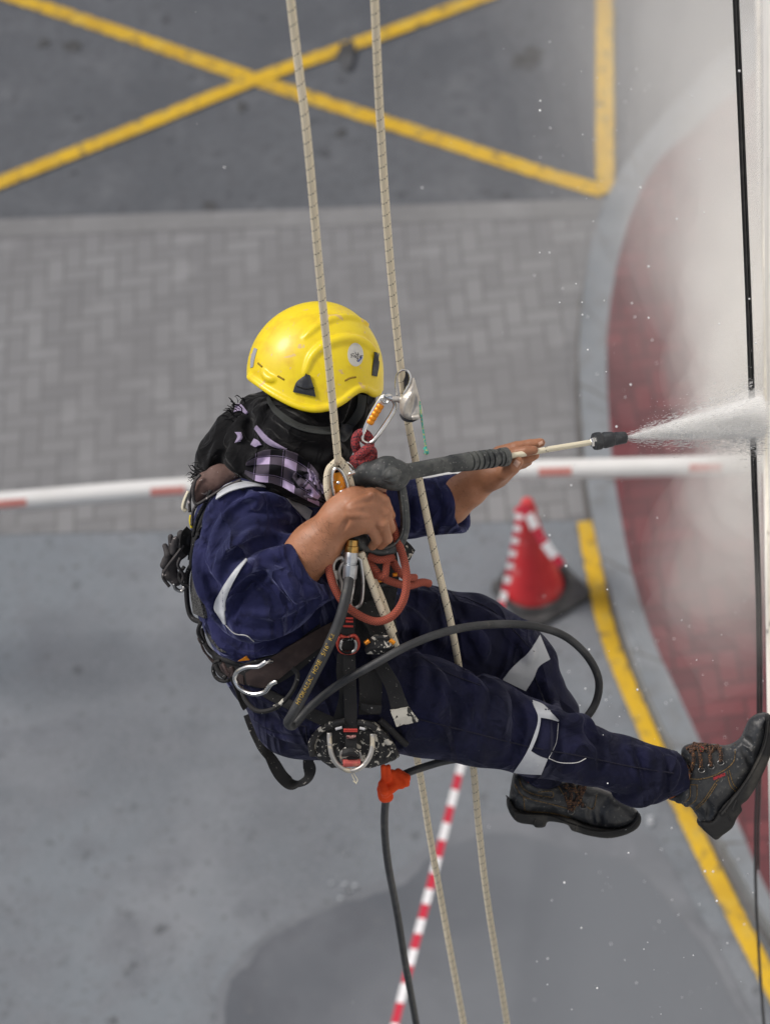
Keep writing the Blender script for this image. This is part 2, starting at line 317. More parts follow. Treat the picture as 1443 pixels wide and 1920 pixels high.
wbox('bottom_ledge', 0, 16, 0.0, .34, zb, zb+.07, wallw, wall)
wbox('sealant_joint', 0, 16, .006, .33, zb+.07, zb+.10, sealm, wall)
wbox('lower_wall', 0, 16, .36, .5, 0.12, zb+.2, wallw, wall)

# ------------------------------------------------------------ signed distance modelling (numpy), in view space metres
def smin(a, b, k):
    if k <= 0: return np.minimum(a, b)
    h = np.maximum(k-np.abs(a-b), 0)/k; return np.minimum(a, b)-h*h*k*.25
class Fld:
    def __init__(s, pa, pb, h):
        s.lo = np.minimum(pa, pb); s.h = h; s.n = np.ceil((np.maximum(pa, pb)-s.lo)/h).astype(int)+1
        s.D = np.full(s.n, .05, np.float32); s.ax = [s.lo[i]+h*np.arange(s.n[i]) for i in range(3)]
    def reg(s, lo, hi):
        i0 = np.clip(np.floor((lo-s.lo)/s.h).astype(int), 0, s.n); i1 = np.clip(np.ceil((hi-s.lo)/s.h).astype(int)+1, 0, s.n)
        sl = tuple(slice(a, b) for a, b in zip(i0, i1)); X = s.ax[0][sl[0]][:, None, None]; Y = s.ax[1][sl[1]][None, :, None]; Z = s.ax[2][sl[2]][None, None, :]
        return sl, X, Y, Z
    def op(s, f, k=0., mode='u', pad=None):
        fn, lo, hi = f; p = (k+3*s.h+.01) if pad is None else pad
        sl, X, Y, Z = s.reg(lo-p, hi+p)
        if 0 in s.D[sl].shape: return
        v = fn(X, Y, Z).astype(np.float32)
        if mode == 'u': s.D[sl] = smin(s.D[sl], v, k)
        elif mode == 's': s.D[sl] = -smin(-s.D[sl], v, k)
        return s
    def samp(s, P):
        q = (P-s.lo)/s.h; q = np.clip(q, 0, s.n-1.001); i = q.astype(int); f = (q-i).astype(np.float32); D = s.D; x, y, z = i[..., 0], i[..., 1], i[..., 2]
        fx, fy, fz = f[..., 0], f[..., 1], f[..., 2]
        def g(a, b, c): return D[x+a, y+b, z+c]
        return ((g(0,0,0)*(1-fx)+g(1,0,0)*fx)*(1-fy)+(g(0,1,0)*(1-fx)+g(1,1,0)*fx)*fy)*(1-fz)+((g(0,0,1)*(1-fx)+g(1,0,1)*fx)*(1-fy)+(g(0,1,1)*(1-fx)+g(1,1,1)*fx)*fy)*fz
    def ray(s, px, py, far=False):
        px = np.asarray(px, float); py = np.asarray(py, float)
        t = np.arange(s.ax[2][0], s.ax[2][-1], s.h*.6)
        if far: t = t[::-1]
        P = np.stack([(px[:, None]-CX)/F*t, (py[:, None]-CY)/F*t, np.broadcast_to(t, (len(px), len(t)))], -1)
        v = s.samp(P); ins = v < 0; hit = ins.any(1); i = np.argmax(ins, 1); i = np.maximum(i, 1); r = np.arange(len(px))
        a, b = v[r, i-1], v[r, i]; f = np.clip(a/np.where(a-b == 0, 1, a-b), 0, 1)
        d = t[i-1]+(t[i]-t[i-1])*f; d = np.where(hit, d, np.nan); return d
    def mesh(s):
        D = s.D; S = D < 0
        c = np.zeros(np.array(S.shape)-1, np.int8)
        for a in (0, 1):
            for b in (0, 1):
                for e in (0, 1): c += S[a:S.shape[0]-1+a, b:S.shape[1]-1+b, e:S.shape[2]-1+e]
        act = (c > 0) & (c < 8); I = np.argwhere(act); idx = np.full(act.shape, -1, np.int32); idx[tuple(I.T)] = np.arange(len(I))
        acc = np.zeros((len(I), 3)); cnt = np.zeros(len(I))
        cor = [(a, b, e) for a in (0, 1) for b in (0, 1) for e in (0, 1)]
        for p in cor:
            for ax in range(3):
                if p[ax] == 1: continue
                q = list(p); q[ax] = 1; va = D[tuple((I+p).T)]; vb = D[tuple((I+q).T)]; m = (va < 0) != (vb < 0)
                t = np.where(m, va/np.where(m, va-vb, 1), 0); pos = np.tile(np.array(p, float), (len(I), 1)); pos[:, ax] += t
                acc += pos*m[:, None]; cnt += m
        V = s.lo+(I+acc/cnt[:, None])*s.h
        fs = []
        for ax in range(3):
            o1, o2 = [(1, 2), (2, 0), (0, 1)][ax]
            a = [slice(None)]*3; b = [slice(None)]*3; a[ax] = slice(0, -1); b[ax] = slice(1, None)
            X = S[tuple(a)] != S[tuple(b)]; E = np.argwhere(X); E = E[(E[:, o1] > 0) & (E[:, o2] > 0)]
            E = E[(E[:, o1] < act.shape[o1]) & (E[:, o2] < act.shape[o2])]
            u = np.zeros(3, int); u[o1] = 1; v = np.zeros(3, int); v[o2] = 1
            q = np.stack([idx[tuple((E-u-v).T)], idx[tuple((E-v).T)], idx[tuple(E.T)], idx[tuple((E-u).T)]], 1)
            ins = S[tuple(E.T)]; q[~ins] = q[~ins][:, ::-1]; fs.append(q)
        Q = np.vstack(fs); Q = Q[(Q >= 0).all(1)]
        return V, Q
def cap(a, b, ra, rb, flat=None):
    """tapered capsule; flat=(axis vec, factor) squeezes distance along axis"""
    a = np.asarray(a, float); b = np.asarray(b, float); d = b-a; L2 = max(d.dot(d), 1e-9)
    def fn(X, Y, Z):
        x, y, z = X-a[0], Y-a[1], Z-a[2]; t = np.clip((x*d[0]+y*d[1]+z*d[2])/L2, 0, 1)
        x = x-t*d[0]; y = y-t*d[1]; z = z-t*d[2]; r = ra+(rb-ra)*t
        if flat is not None:
            n_, s_ = flat; q = x*n_[0]+y*n_[1]+z*n_[2]; e = q*(1/s_-1); x = x+e*n_[0]; y = y+e*n_[1]; z = z+e*n_[2]
        return np.sqrt(x*x+y*y+z*z)-r
    r = max(ra, rb)*(max(1, flat[1]) if flat else 1); return fn, np.minimum(a, b)-r, np.maximum(a, b)+r
def ell(c, r):
    c = np.asarray(c, float); r = np.asarray(r, float)
    def fn(X, Y, Z):
        k0 = np.sqrt(((X-c[0])/r[0])**2+((Y-c[1])/r[1])**2+((Z-c[2])/r[2])**2); return (k0-1)*r.min()
    return fn, c-r, c+r
def isect(f, g):   # g: plain function
    return (lambda X, Y, Z: np.maximum(f[0](X, Y, Z), g(X, Y, Z))), f[1], f[2]
def halfsp(p, n_):
    n_ = np.asarray(n_, float); n_ = n_/np.linalg.norm(n_); p = np.asarray(p, float)
    return lambda X, Y, Z: (X-p[0])*n_[0]+(Y-p[1])*n_[1]+(Z-p[2])*n_[2]
def chain(fl, pts, k=.02, flat=None, kk=None):
    """pts: (px,py,w,r_px)"""
    for i, (p, q) in enumerate(zip(pts[:-1], pts[1:])):
        fl.op(cap(K(*p[:3]), K(*q[:3]), p[3]*PX, q[3]*PX, flat), k if (i == 0 or kk is None) else kk)
def poly_sdf(pts2, w0, hw, rnd, yref=None):
    """outline (px) lying at depth dep(py)+w0, given half width hw with rounded edge rnd; side face tilted like the man"""
    P3 = np.array([K(x, y, w0) for x, y in pts2]); P = P3[:, :2]
    sl = np.polyfit(P[:, 1], P3[:, 2], 1)
    def fn(X, Y, Z):
        x, y = np.broadcast_arrays(X[:, :, 0], Y[:, :, 0]); d = np.full(x.shape, 1e9); s = np.ones(x.shape)
        n_ = len(P)
        for i in range(n_):
            a = P[i]; b = P[i-1]; e = b-a; wx_, wy_ = x-a[0], y-a[1]; t = np.clip((wx_*e[0]+wy_*e[1])/(e@e), 0, 1)
            bx, by = wx_-e[0]*t, wy_-e[1]*t; d = np.minimum(d, bx*bx+by*by)
            c1 = y >= a[1]; c2 = y < b[1]; c3 = e[0]*wy_ > e[1]*wx_
            flip = (c1 & c2 & c3) | (~c1 & ~c2 & ~c3); s = np.where(flip, -s, s)
        d2 = s*np.sqrt(d); zc = sl[0]*y+sl[1]
        q1 = (d2+rnd)[:, :, None]; q2 = np.abs(Z-zc[:, :, None])-hw+rnd
        return np.sqrt(np.maximum(q1, 0)**2+np.maximum(q2, 0)**2)+np.minimum(np.maximum(q1, q2), 0)-rnd
    z = P3[:, 2]; return fn, np.array([P[:, 0].min(), P[:, 1].min(), z.min()-hw]), np.array([P[:, 0].max(), P[:, 1].max(), z.max()+hw])
def fillnan(d):
    ok = ~np.isnan(d)
    if not ok.any(): return d
    i = np.arange(len(d)); return np.interp(i, i[ok], d[ok])
def smooth1(d, it=3):
    for _ in range(it):
        e = d.copy(); e[1:-1] = .25*d[:-2]+.5*d[1:-1]+.25*d[2:]; d = e
    return d
def surfpts(fl, pts, off=0., n=8, it=4):
    P = spl(pts, n)[:, :2]; d = smooth1(fillnan(fl.ray(P[:, 0], P[:, 1])), it)-off
    return np.column_stack([(P[:, 0]-CX)/F*d, (P[:, 1]-CY)/F*d, d])
def fold(fl, pts, r=9, sink=.5, k=.018, mode='u', taper=True, n=6):
    if fl is cov_ref[0]: r, sink, k = (r*1.35, .10, .011) if mode == 'u' else (r*1.35, .18, .010)
    P = surfpts(fl, pts, 0, n, 2); rr = r*PX; m = len(P)
    if np.isnan(P).any(): return
    P = P+np.array([0, 0, rr*sink if mode == 'u' else -rr*sink])
    for i in range(m-1):
        def tr(j): s = j/(m-1); return rr*(max(.25, math.sin(math.pi*min(max(s, .02), .98))**.5) if taper else 1)
        fl.op(cap(P[i], P[i+1], tr(i), tr(i+1)), k, mode)
cov_ref = [None]
def tube(name, P, r, m, parent=None, seg=12, closed=False, caps=True, flatten=1., uvr=1.):
    P = np.asarray(P, float); n_ = len(P); r = np.broadcast_to(np.asarray(r, float), (n_,))
    T = np.roll(P, -1, 0)-np.roll(P, 1, 0) if closed else np.gradient(P, axis=0)
    T /= np.maximum(np.linalg.norm(T, axis=1)[:, None], 1e-9)
    up = np.array([0, 0, -1.]); 
    U = up-T*(T@up)[:, None]; bad = np.linalg.norm(U, axis=1) < .15; U[bad] = np.array([1, 0, 0])-T[bad]*(T[bad]@np.array([1, 0, 0]))[:, None]
    U /= np.linalg.norm(U, axis=1)[:, None]; Vv = np.cross(T, U)
    s = np.concatenate([[0], np.cumsum(np.linalg.norm(np.diff(P, axis=0), axis=1))])
    sg = seg+1; a = np.linspace(0, 2*math.pi, sg)
    V = (P[:, None]+(U[:, None]*np.cos(a)[None, :, None]*flatten+Vv[:, None]*np.sin(a)[None, :, None])*r[:, None, None]).reshape(-1, 3)
    uv = np.stack(np.broadcast_arrays(s[:, None]*uvr, a[None, :]/(2*math.pi)), -1).reshape(-1, 2)
    f = [(i*sg+j, i*sg+j+1, (i+1)*sg+j+1, (i+1)*sg+j) for i in range(n_-1) for j in range(seg)]
    if closed: f += [((n_-1)*sg+j, (n_-1)*sg+j+1, j+1, j) for j in range(seg)]
    elif caps: f += [tuple(range(seg))[::-1], tuple((n_-1)*sg+j for j in range(seg))]
    return mk(name, V2W(V), f, m, parent, uv=uv)
def Ks(pts, n=8): return spl([K(*p) for p in pts], n)
def slab(name, G, m, parent=None, thick=.003, uvs_=(1, 1), round_=True):
    """G: n x m grid of view-space points; closed sheet of given thickness, pushed away from the camera"""
    n_, m_ = G.shape[:2]; du = np.gradient(G, axis=0); dv = np.gradient(G, axis=1); N_ = np.cross(du, dv); N_ /= np.maximum(np.linalg.norm(N_, axis=2)[..., None], 1e-9)
    N_[N_[..., 2] < 0] *= -1
    V = np.vstack([G.reshape(-1, 3), (G+N_*thick).reshape(-1, 3)]); f = []; o = n_*m_
    fl_ = np.cross(du, dv)[n_//2, m_//2, 2] > 0
    for i in range(n_-1):
        for j in range(m_-1):
            a, b, c, d = i*m_+j, i*m_+j+1, (i+1)*m_+j+1, (i+1)*m_+j
            q = (a, b, c, d) if fl_ else (d, c, b, a); f.append(q); f.append(tuple(x+o for x in q[::-1]))
    ring = [i*m_ for i in range(n_)]+[(n_-1)*m_+j for j in range(1, m_)]+[i*m_+m_-1 for i in range(n_-2, -1, -1)]+[j for j in range(m_-2, 0, -1)]
    for a, b in zip(ring, ring[1:]+ring[:1]): f.append((a, b, b+o, a+o) if fl_ else (b, a, a+o, b+o))
    g = np.stack(np.meshgrid(np.linspace(0, uvs_[0], n_), np.linspace(0, uvs_[1], m_), indexing='ij'), -1).reshape(-1, 2)
    return edges_sharp(mk(name, V2W(V), f, m, parent, uv=np.vstack([g, g])), 50)
def grid2(Aa, Bb, n_, m_):
    a = spl(Aa, 8); b = spl(Bb, 8)
    def rs(p):
        s = np.concatenate([[0], np.cumsum(np.linalg.norm(np.diff(p, axis=0), axis=1))]); t = np.linspace(0, s[-1], n_)
        return np.column_stack([np.interp(t, s, p[:, i]) for i in range(p.shape[1])])
    a, b = rs(a), rs(b); t = np.linspace(0, 1, m_)[None, :, None]; return a[:, None]*(1-t)+b[:, None]*t
def patch(name, fl, Aa, Bb, m, parent, off=.003, thick=.004, n_=24, m_=6, it=3, uvs_=(1, 1), bulge=0., w=None, extra=None):
    G = grid2(Aa, Bb, n_, m_); px, py = G[..., 0], G[..., 1]
    if w is None:
        d = fl.ray(px.ravel(), py.ravel()).reshape(px.shape)
        d0 = d.copy()
        for j in range(m_): 
            if np.isnan(d[:, j]).all(): d[:, j] = np.nanmean(d)
            d[:, j] = fillnan(d[:, j])
        for _ in range(it):
            e = d.copy(); e[1:-1] = .25*d[:-2]+.5*d[1:-1]+.25*d[2:]; e[:, 1:-1] = .25*e[:, :-2]+.5*e[:, 1:-1]+.25*e[:, 2:]; d = e
        d = np.where(np.isnan(d0), d, np.minimum(d, d0))-off
    else: d = dep(py, 0)+(G[..., 2] if G.shape[2] > 2 else w)
    if bulge: 
        tt = np.linspace(-1, 1, m_); ss = np.linspace(-1, 1, n_); d = d-bulge*(1-tt[None]**2)*(1-ss[:, None]**4)
    if extra is not None: d = d-extra(np.linspace(0, 1, n_)[:, None], np.linspace(0, 1, m_)[None, :])
    P = np.stack([(px-CX)/F*d, (py-CY)/F*d, d], -1); return slab(name, P, m, parent, thick, uvs_)
def nz(X, Y, Z, sc_, seed=0):
    r = np.random.default_rng(seed); v = 0
    for i in range(5):
        k = r.normal(size=3)*sc_; p = r.uniform(0, 6.28); v = v+np.sin(X*k[0]+Y*k[1]+Z*k[2]+p)
    return v/5
def displace(fl, amp, sc_, seed):
    X, Y, Z = [a_.astype(np.float32) for a_ in (fl.ax[0][:, None, None], fl.ax[1][None, :, None], fl.ax[2][None, None, :])]
    fl.D += (amp*nz(X, Y, Z, sc_, seed)).astype(np.float32)
def fbox(x0, y0, x1, y1, w0, w1, h):
    c = np.array([K(x, y, w_) for x in (x0, x1) for y in (y0, y1) for w_ in (w0, w1)]); return Fld(c.min(0), c.max(0), h)
# ------------------------------------------------------------ the man: clothes (one coverall), body, wrap, boots
navy = mat('navy_cotton', (.013, .0155, .055), .85, crease=[(3.8, .95, .022, (1.3, .7, 1)), (9, .55, .006, (1.4, .8, 1))], bump=[(900, .4), (80, .5)], var=[(14, (.022, .024, .085), .4, .7), (45, (.008, .009, .034), .55, .75), (300, (.03, .03, .09), .68, .8)], sheen=.28, spec=.2)
navyd = mat('navy_stitching', (.006, .006, .02), .9)
grey = mat('reflective_tape', (.50, .52, .55), .5, bump=[(50, .35)], var=[(30, (.42, .44, .48), .45, .7), (160, (.3, .32, .36), .66, .8)])
cov = fbox(330, 875, 1310, 1545, -.44, .36, .0042)
FL = (np.array([0, 0, 1.]), .86)
# trunk
chain(cov, [(505, 1010, 0, 146), (520, 1110, 0, 148), (560, 1215, 0, 146), (588, 1300, 0, 122)], .03)
chain(cov, [(540, 955, 0, 62), (560, 960, .0, 60)], .05)
chain(cov, [(480, 965, -.12, 62), (480, 965, .12, 62)], .04)
chain(cov, [(600, 980, .05, 80), (650, 1100, .0, 70), (690, 1180, 0, 80)], .05)
chain(cov, [(545, 1350, -.02, 66), (600, 1340, -.02, 80)], .03)
# far leg
chain(cov, [(650, 1240, .10, 95), (770, 1192, .11, 98), (880, 1205, .12, 88), (955, 1231, .125, 72), (985, 1246, .13, 57)], .03)
chain(cov, [(985, 1248, .13, 56), (1024, 1345, .135, 60), (1030, 1400, .13, 52), (1015, 1440, .125, 48)], .02)
# near leg
chain(cov, [(612, 1312, -.07, 104), (700, 1305, -.10, 100), (800, 1326, -.125, 91), (900, 1352, -.13, 82), (1000, 1386, -.12, 68), (1060, 1403, -.11, 58), (1100, 1415, -.105, 55)], .02)
chain(cov, [(1100, 1415, -.10, 54), (1160, 1432, -.09, 52), (1215, 1452, -.075, 55)], .015)
cuf = isect(cap(K(1215, 1452, -.075), K(1290, 1446, -.06), 54*PX, 38*PX), halfsp(K(1276, 1446, -.06), K(1276, 1446, -.06)*0+(K(1290, 1440, -.05)-K(1215, 1458, -.08))))
cov.op(cuf, .01)
# far sleeve with open cuff
cf_n = K(885, 925, .06)-K(790, 955, .12)
cov.op(cap(K(640, 965, .13), K(760, 955, .12), 60*PX, 56*PX), .03)
slv = isect(cap(K(760, 955, .12), K(905, 940, .09), 54*PX, 58*PX), halfsp(K(864, 945, .10), (.9, -.12, -.30)))
cov.op(slv, .012)
cov.op(cap(K(835, 948, .10), K(930, 935, .08), 44*PX, 54*PX), .006, 's')
# near arm, sleeve pushed up to mid forearm, open cuff
chain(cov, [(462, 978, -.13, 76), (452, 1060, -.185, 80), (478, 1125, -.215, 78)], .028)
slv = isect(cap(K(482, 1120, -.215), K(625, 1040, -.215), 78*PX, 66*PX), halfsp(K(586, 1046, -.21), K(612, 1030, -.22)-K(520, 1082, -.20)))
cov.op(slv, .012)
cov.op(cap(K(556, 1062, -.215), K(650, 1010, -.215), 50*PX, 66*PX), .006, 's')
displace(cov, .0022, 38, 3); displace(cov, .0012, 90, 5)
cov_ref[0] = cov
# folds: shoulder and sleeve
for f in [([(385, 1010), (400, 960), (440, 925), (500, 915)], 9), ([(392, 1050), (420, 985), (470, 945), (540, 940)], 10), ([(405, 1075), (440, 1010), (490, 975), (560, 972)], 10),
          ([(405, 1100), (425, 1040), (470, 1005), (530, 1000)], 10), ([(372, 1010), (376, 1070), (392, 1110)], 8), ([(402, 1118), (440, 1075), (500, 1048), (556, 1030)], 12), ([(376, 1100), (400, 1130), (410, 1165)], 7),
          ([(420, 1140), (440, 1085), (480, 1050)], 9), ([(440, 1180), (500, 1188), (560, 1160), (600, 1118)], 8), ([(395, 1170), (430, 1205), (500, 1215), (570, 1190)], 9), ([(400, 1195), (440, 1225), (500, 1235)], 8),
          ([(470, 925), (476, 940), (480, 950)], 6), ([(560, 1000), (585, 1060), (606, 1100)], 5),
          ([(380, 1035), (392, 990), (425, 945)], 5), ([(396, 1062), (416, 1010), (452, 968)], 5), ([(412, 1088), (438, 1030), (480, 990)], 5), ([(500, 1010), (540, 1012), (572, 1030)], 5), ([(450, 1130), (470, 1100), (520, 1080)], 5), ([(365, 1060), (378, 1105), (398, 1140)], 5), ([(470, 1150), (520, 1150), (575, 1125)], 5), ([(430, 1200), (470, 1222), (540, 1212)], 5), ([(450, 940), (500, 932), (545, 950)], 5),
          ([(800, 920), (812, 950), (806, 990)], 5), ([(835, 915), (842, 950), (838, 985)], 5), ([(775, 915), (785, 955), (780, 995)], 6),
          ([(530, 1090), (560, 1110), (596, 1112)], 7), ([(490, 1060), (540, 1090), (560, 1130)], 8)]: fold(cov, *f)
for f in [([(398, 1035), (430, 975), (480, 935)], 7), ([(408, 1110), (432, 1052), (480, 1020), (545, 1008)], 8), ([(392, 1080), (404, 1110), (414, 1150)], 7), ([(430, 1165), (450, 1110), (500, 1072)], 8), ([(420, 1195), (480, 1207), (560, 1182)], 8),
          ([(700, 1215), (760, 1200), (810, 1215), (900, 1268)], 12)]: fold(cov, f[0], f[1], .5, .014, 's')
# folds: legs
for f in [([(770, 1215), (790, 1260), (780, 1310)], 9), ([(870, 1262), (900, 1300), (895, 1360)], 8), ([(920, 1275), (945, 1320), (935, 1385)], 8), ([(800, 1240), (830, 1290), (815, 1350)], 7), ([(1000, 1335), (1060, 1352), (1085, 1370)], 9),
          ([(1060, 1356), (1085, 1350), (1110, 1362)], 8), ([(1205, 1412), (1225, 1420), (1240, 1470)], 10), ([(1150, 1490), (1200, 1500), (1235, 1480)], 9), ([(1245, 1420), (1260, 1440), (1255, 1480)], 8), ([(1170, 1400), (1210, 1415), (1222, 1440)], 6),
          ([(780, 1110), (830, 1140), (840, 1200)], 10), ([(850, 1130), (920, 1160), (990, 1200)], 7), ([(860, 1170), (900, 1200), (905, 1240)], 8), ([(940, 1180), (985, 1215), (990, 1240)], 7), ([(760, 1140), (790, 1180), (780, 1215)], 9),
          ([(1010, 1270), (1035, 1310), (1050, 1350)], 6), ([(470, 1340), (520, 1360), (590, 1372)], 7), ([(480, 1300), (540, 1322), (600, 1330)], 7), ([(500, 1370), (560, 1385), (640, 1395)], 6)]: fold(cov, *f)
for f in [([(835, 1285), (860, 1330), (850, 1390)], 9), ([(955, 1300), (975, 1350), (962, 1420)], 9), ([(1100, 1375), (1130, 1400), (1125, 1450)], 7), ([(1040, 1345), (1048, 1380), (1040, 1430)], 7), ([(820, 1120), (850, 1170), (845, 1220)], 9)]: fold(cov, f[0], f[1], .5, .014, 's')
V, Q = cov.mesh()
pr = K(600, 1330, 0)
man = thing('person', V2W(pr), 'man in navy coverall and black boots leaning back on ropes, spraying the wall', 'person')
C4 = V[Q].mean(1); qx = C4[:, 0]/C4[:, 2]*F+CX; qy = C4[:, 1]/C4[:, 2]*F+CY
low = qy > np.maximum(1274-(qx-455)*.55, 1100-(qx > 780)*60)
navt = mat('navy_trouser_shade', (.009, .010, .026), .85, speck=(190, .73, (.07, .07, .09)), crease=[(3.6, .9, .020, (1.5, .7, .7)), (9, .5, .006, (1.2, .8, 1))], bump=[(900, .4), (70, .5)], var=[(14, (.013, .014, .045), .4, .7), (45, (.005, .006, .02), .55, .75), (380, (.035, .035, .07), .70, .8)], sheen=.08, spec=.2)  # same navy as the top, shade on the legs put into a darker colour
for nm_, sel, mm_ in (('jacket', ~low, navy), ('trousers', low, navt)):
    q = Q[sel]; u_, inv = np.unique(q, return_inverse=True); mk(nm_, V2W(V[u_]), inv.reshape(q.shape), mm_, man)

# body: one continuous surface under the clothes, bare at forearms, hands and ankles
skin = mat('skin', (.39, .175, .092), .5, bump=[(45, .35), (260, .3), (900, .2)], var=[(30, (.45, .205, .115), .45, .7), (55, (.33, .15, .08), .58, .78), (14, (.30, .13, .068), .45, .72)], sss=.12)
bod = fbox(380, 690, 1400, 1560, -.40, .32, .0036)
def bc(*pts, k=.02, flat=None): chain(bod, pts, k, flat)
bc((520, 1010, 0, 105), (540, 1110, 0, 105), (575, 1215, 0, 105), (600, 1300, 0, 92), k=.04)
bc((480, 985, -.10, 45), (480, 985, .10, 45), k=.04)
bc((530, 930, 0, 50), (585, 790, 0, 48), k=.04); bod.op(ell(K(610, 725, 0), (78*PX, 92*PX, .075)), .03); bod.op(cap(K(668, 745, 0), K(682, 752, 0), 12*PX, 8*PX), .02)
bc((460, 985, -.13, 48), (455, 1060, -.185, 50), (485, 1125, -.215, 44), k=.03)
bc((485, 1122, -.215, 46), (545, 1070, -.215, 46), (592, 1024, -.222, 43), (636, 974, -.235, 33), k=.02)
bc((620, 965, .13, 40), (760, 955, .12, 38), k=.03); bc((760, 955, .12, 38), (840, 942, .095, 40), (880, 916, .075, 31), (904, 897, .062, 26), k=.02)
bc((650, 1240, .10, 70), (770, 1192, .11, 75), (955, 1235, .125, 50), (1024, 1345, .135, 44), (1015, 1440, .125, 30), (1008, 1490, .12, 22), (1100, 1528, .12, 12), k=.03)
bc((612, 1312, -.07, 80), (800, 1330, -.115, 72), (1000, 1388, -.12, 50), (1160, 1432, -.09, 42), (1262, 1450, -.06, 30), (1325, 1480, -.05, 22), (1390, 1430, -.045, 12), k=.03)
# near (gripping) hand: back of the hand, four curled fingers, thumb round the far side
FN = (np.array([0, 0, 1.]), .62)
bc((640, 968, -.237, 33), (664, 958, -.243, 40), k=.025); bc((664, 958, -.243, 41), (686, 957, -.242, 37), k=.02, flat=FN)
bod.op(cap(K(692, 936, -.238), K(694, 978, -.242), 15*PX, 15*PX), .012)
def finger(pts, k0=.0055):
    for i, (p, q) in enumerate(zip(pts[:-1], pts[1:])): bod.op(cap(K(*p[:3]), K(*q[:3]), p[3]*PX, q[3]*PX), k0 if i == 0 else .003)
finger([(697, 927, -.236, 12.5), (719, 939, -.236, 11), (731, 966, -.205, 9.5), (718, 992, -.182, 9)])
finger([(698, 947, -.247, 12.5), (722, 962, -.250, 10.8), (732, 990, -.222, 9.6), (718, 1008, -.198, 8.8)])
finger([(696, 966, -.252, 12.2), (718, 984, -.264, 10.6), (726, 1010, -.246, 9.6), (713, 1022, -.222, 9)])
finger([(686, 982, -.250, 11.5), (700, 998, -.262, 9.4), (706, 1014, -.254, 8.5), (698, 1024, -.236, 8)])
for kx, ky in ((697, 926), (699, 946), (697, 965), (688, 981)): bod.op(cap(K(kx, ky, -.262), K(kx+1, ky+1, -.262), 5.5*PX, 5.5*PX), .012)
for a_, b_ in (((650, 950), (692, 930)), ((650, 957), (693, 948)), ((650, 965), (691, 966))): fold(bod, [a_, ((a_[0]+b_[0])/2, (a_[1]+b_[1])/2), b_], 3.2, .35, .008)
fold(bod, [(640, 1000), (646, 985), (652, 976)], 3, .4, .006, 's')
for c_ in ([(712, 950), (722, 944)], [(716, 974), (727, 968)], [(712, 992), (722, 990)]): fold(bod, [c_[0], c_[1]], 1.6, .5, .003, 's')
finger([(655, 935, -.225, 15), (678, 920, -.195, 12), (700, 912, -.160, 10), (716, 918, -.142, 9)])
for a, b, c in [((672, 938), (696, 932), 4), ((672, 956), (698, 952), 4), ((670, 974), (696, 972), 4)]:
    P = K(*a, -.268), K(*b, -.268)
# far hand under the lance, fingers forward, thumb along the near side
bc((904, 897, .062, 26), (925, 884, .055, 31), k=.02); bc((925, 882, .055, 31), (950, 868, .050, 27), k=.015, flat=(np.array([0, 0, 1.]), .75))
finger([(935, 850, .050, 14), (968, 839, .046, 11.5), (994, 834, .044, 10.3), (1013, 830, .043, 8.6)])
finger([(950, 856, .030, 12), (970, 849, .016, 10.5), (986, 846, .008, 9.8), (1000, 844, .006, 8.4)])
finger([(955, 868, .055, 12.5), (975, 864, .058, 10), (990, 860, .06, 9), (1003, 854, .062, 8)])
finger([(948, 876, .060, 12), (966, 874, .066, 9.5), (980, 870, .070, 8.6), (990, 866, .072, 7.5)])
finger([(918, 895, .035, 19), (942, 886, .012, 14), (962, 874, -.004, 11.5), (971, 866, -.009, 9.5)], .018)
V, Q = bod.mesh(); mk('body', V2W(V), Q, skin, man)
nail = mat('nail', (.62, .38, .28), .3, coat=.3)
patch('thumbnail', bod, [(961, 870), (966, 861)], [(969, 877), (976, 867)], nail, man, .0012, .002, 8, 5, bulge=.0008)
patch('fingernail', bod, [(1008, 830), (1016, 826)], [(1010, 836), (1018, 831)], nail, man, .001, .002, 6, 4)
hair = mat('dark_hair', (.012, .008, .006), .6)
HV, HF = [], []
def hairs(px0, px1, py0, py1, cnt, dirn):
    xs = rng.uniform(px0, px1, cnt); ys = rng.uniform(py0, py1, cnt); d = bod.ray(xs, ys); dc = COV_ray(xs, ys)
    for x, y, dd, c in zip(xs, ys, d, dc):
        if np.isnan(dd) or dd > c: continue
        a = dirn+rng.normal(0, .5); L = rng.uniform(6, 13); wv = .35
        p = [A(x+math.cos(a)*L*t+rng.normal(0, .5), y+math.sin(a)*L*t+rng.normal(0, .5), dd-.0015-.004*math.sin(3.14*t)) for t in (0, .5, 1)]
        q = np.array([-math.sin(a), math.cos(a), 0])*.00013
        b = len(HV); HV.extend([p[0]-q, p[0]+q, p[1]-q, p[1]+q, p[2]]); HF.extend([(b, b+1, b+3, b+2), (b+2, b+3, b+4)])
def COV_ray(x, y): d = cov.ray(x, y); return np.where(np.isnan(d), 99, d)
hairs(560, 625, 975, 1085, 130, -2.2); hairs(836, 880, 890, 960, 40, -2.5)
tag(mk('arm_hair', V2W(np.array(HV)), HF, hair, man, smooth=False), kind='stuff')

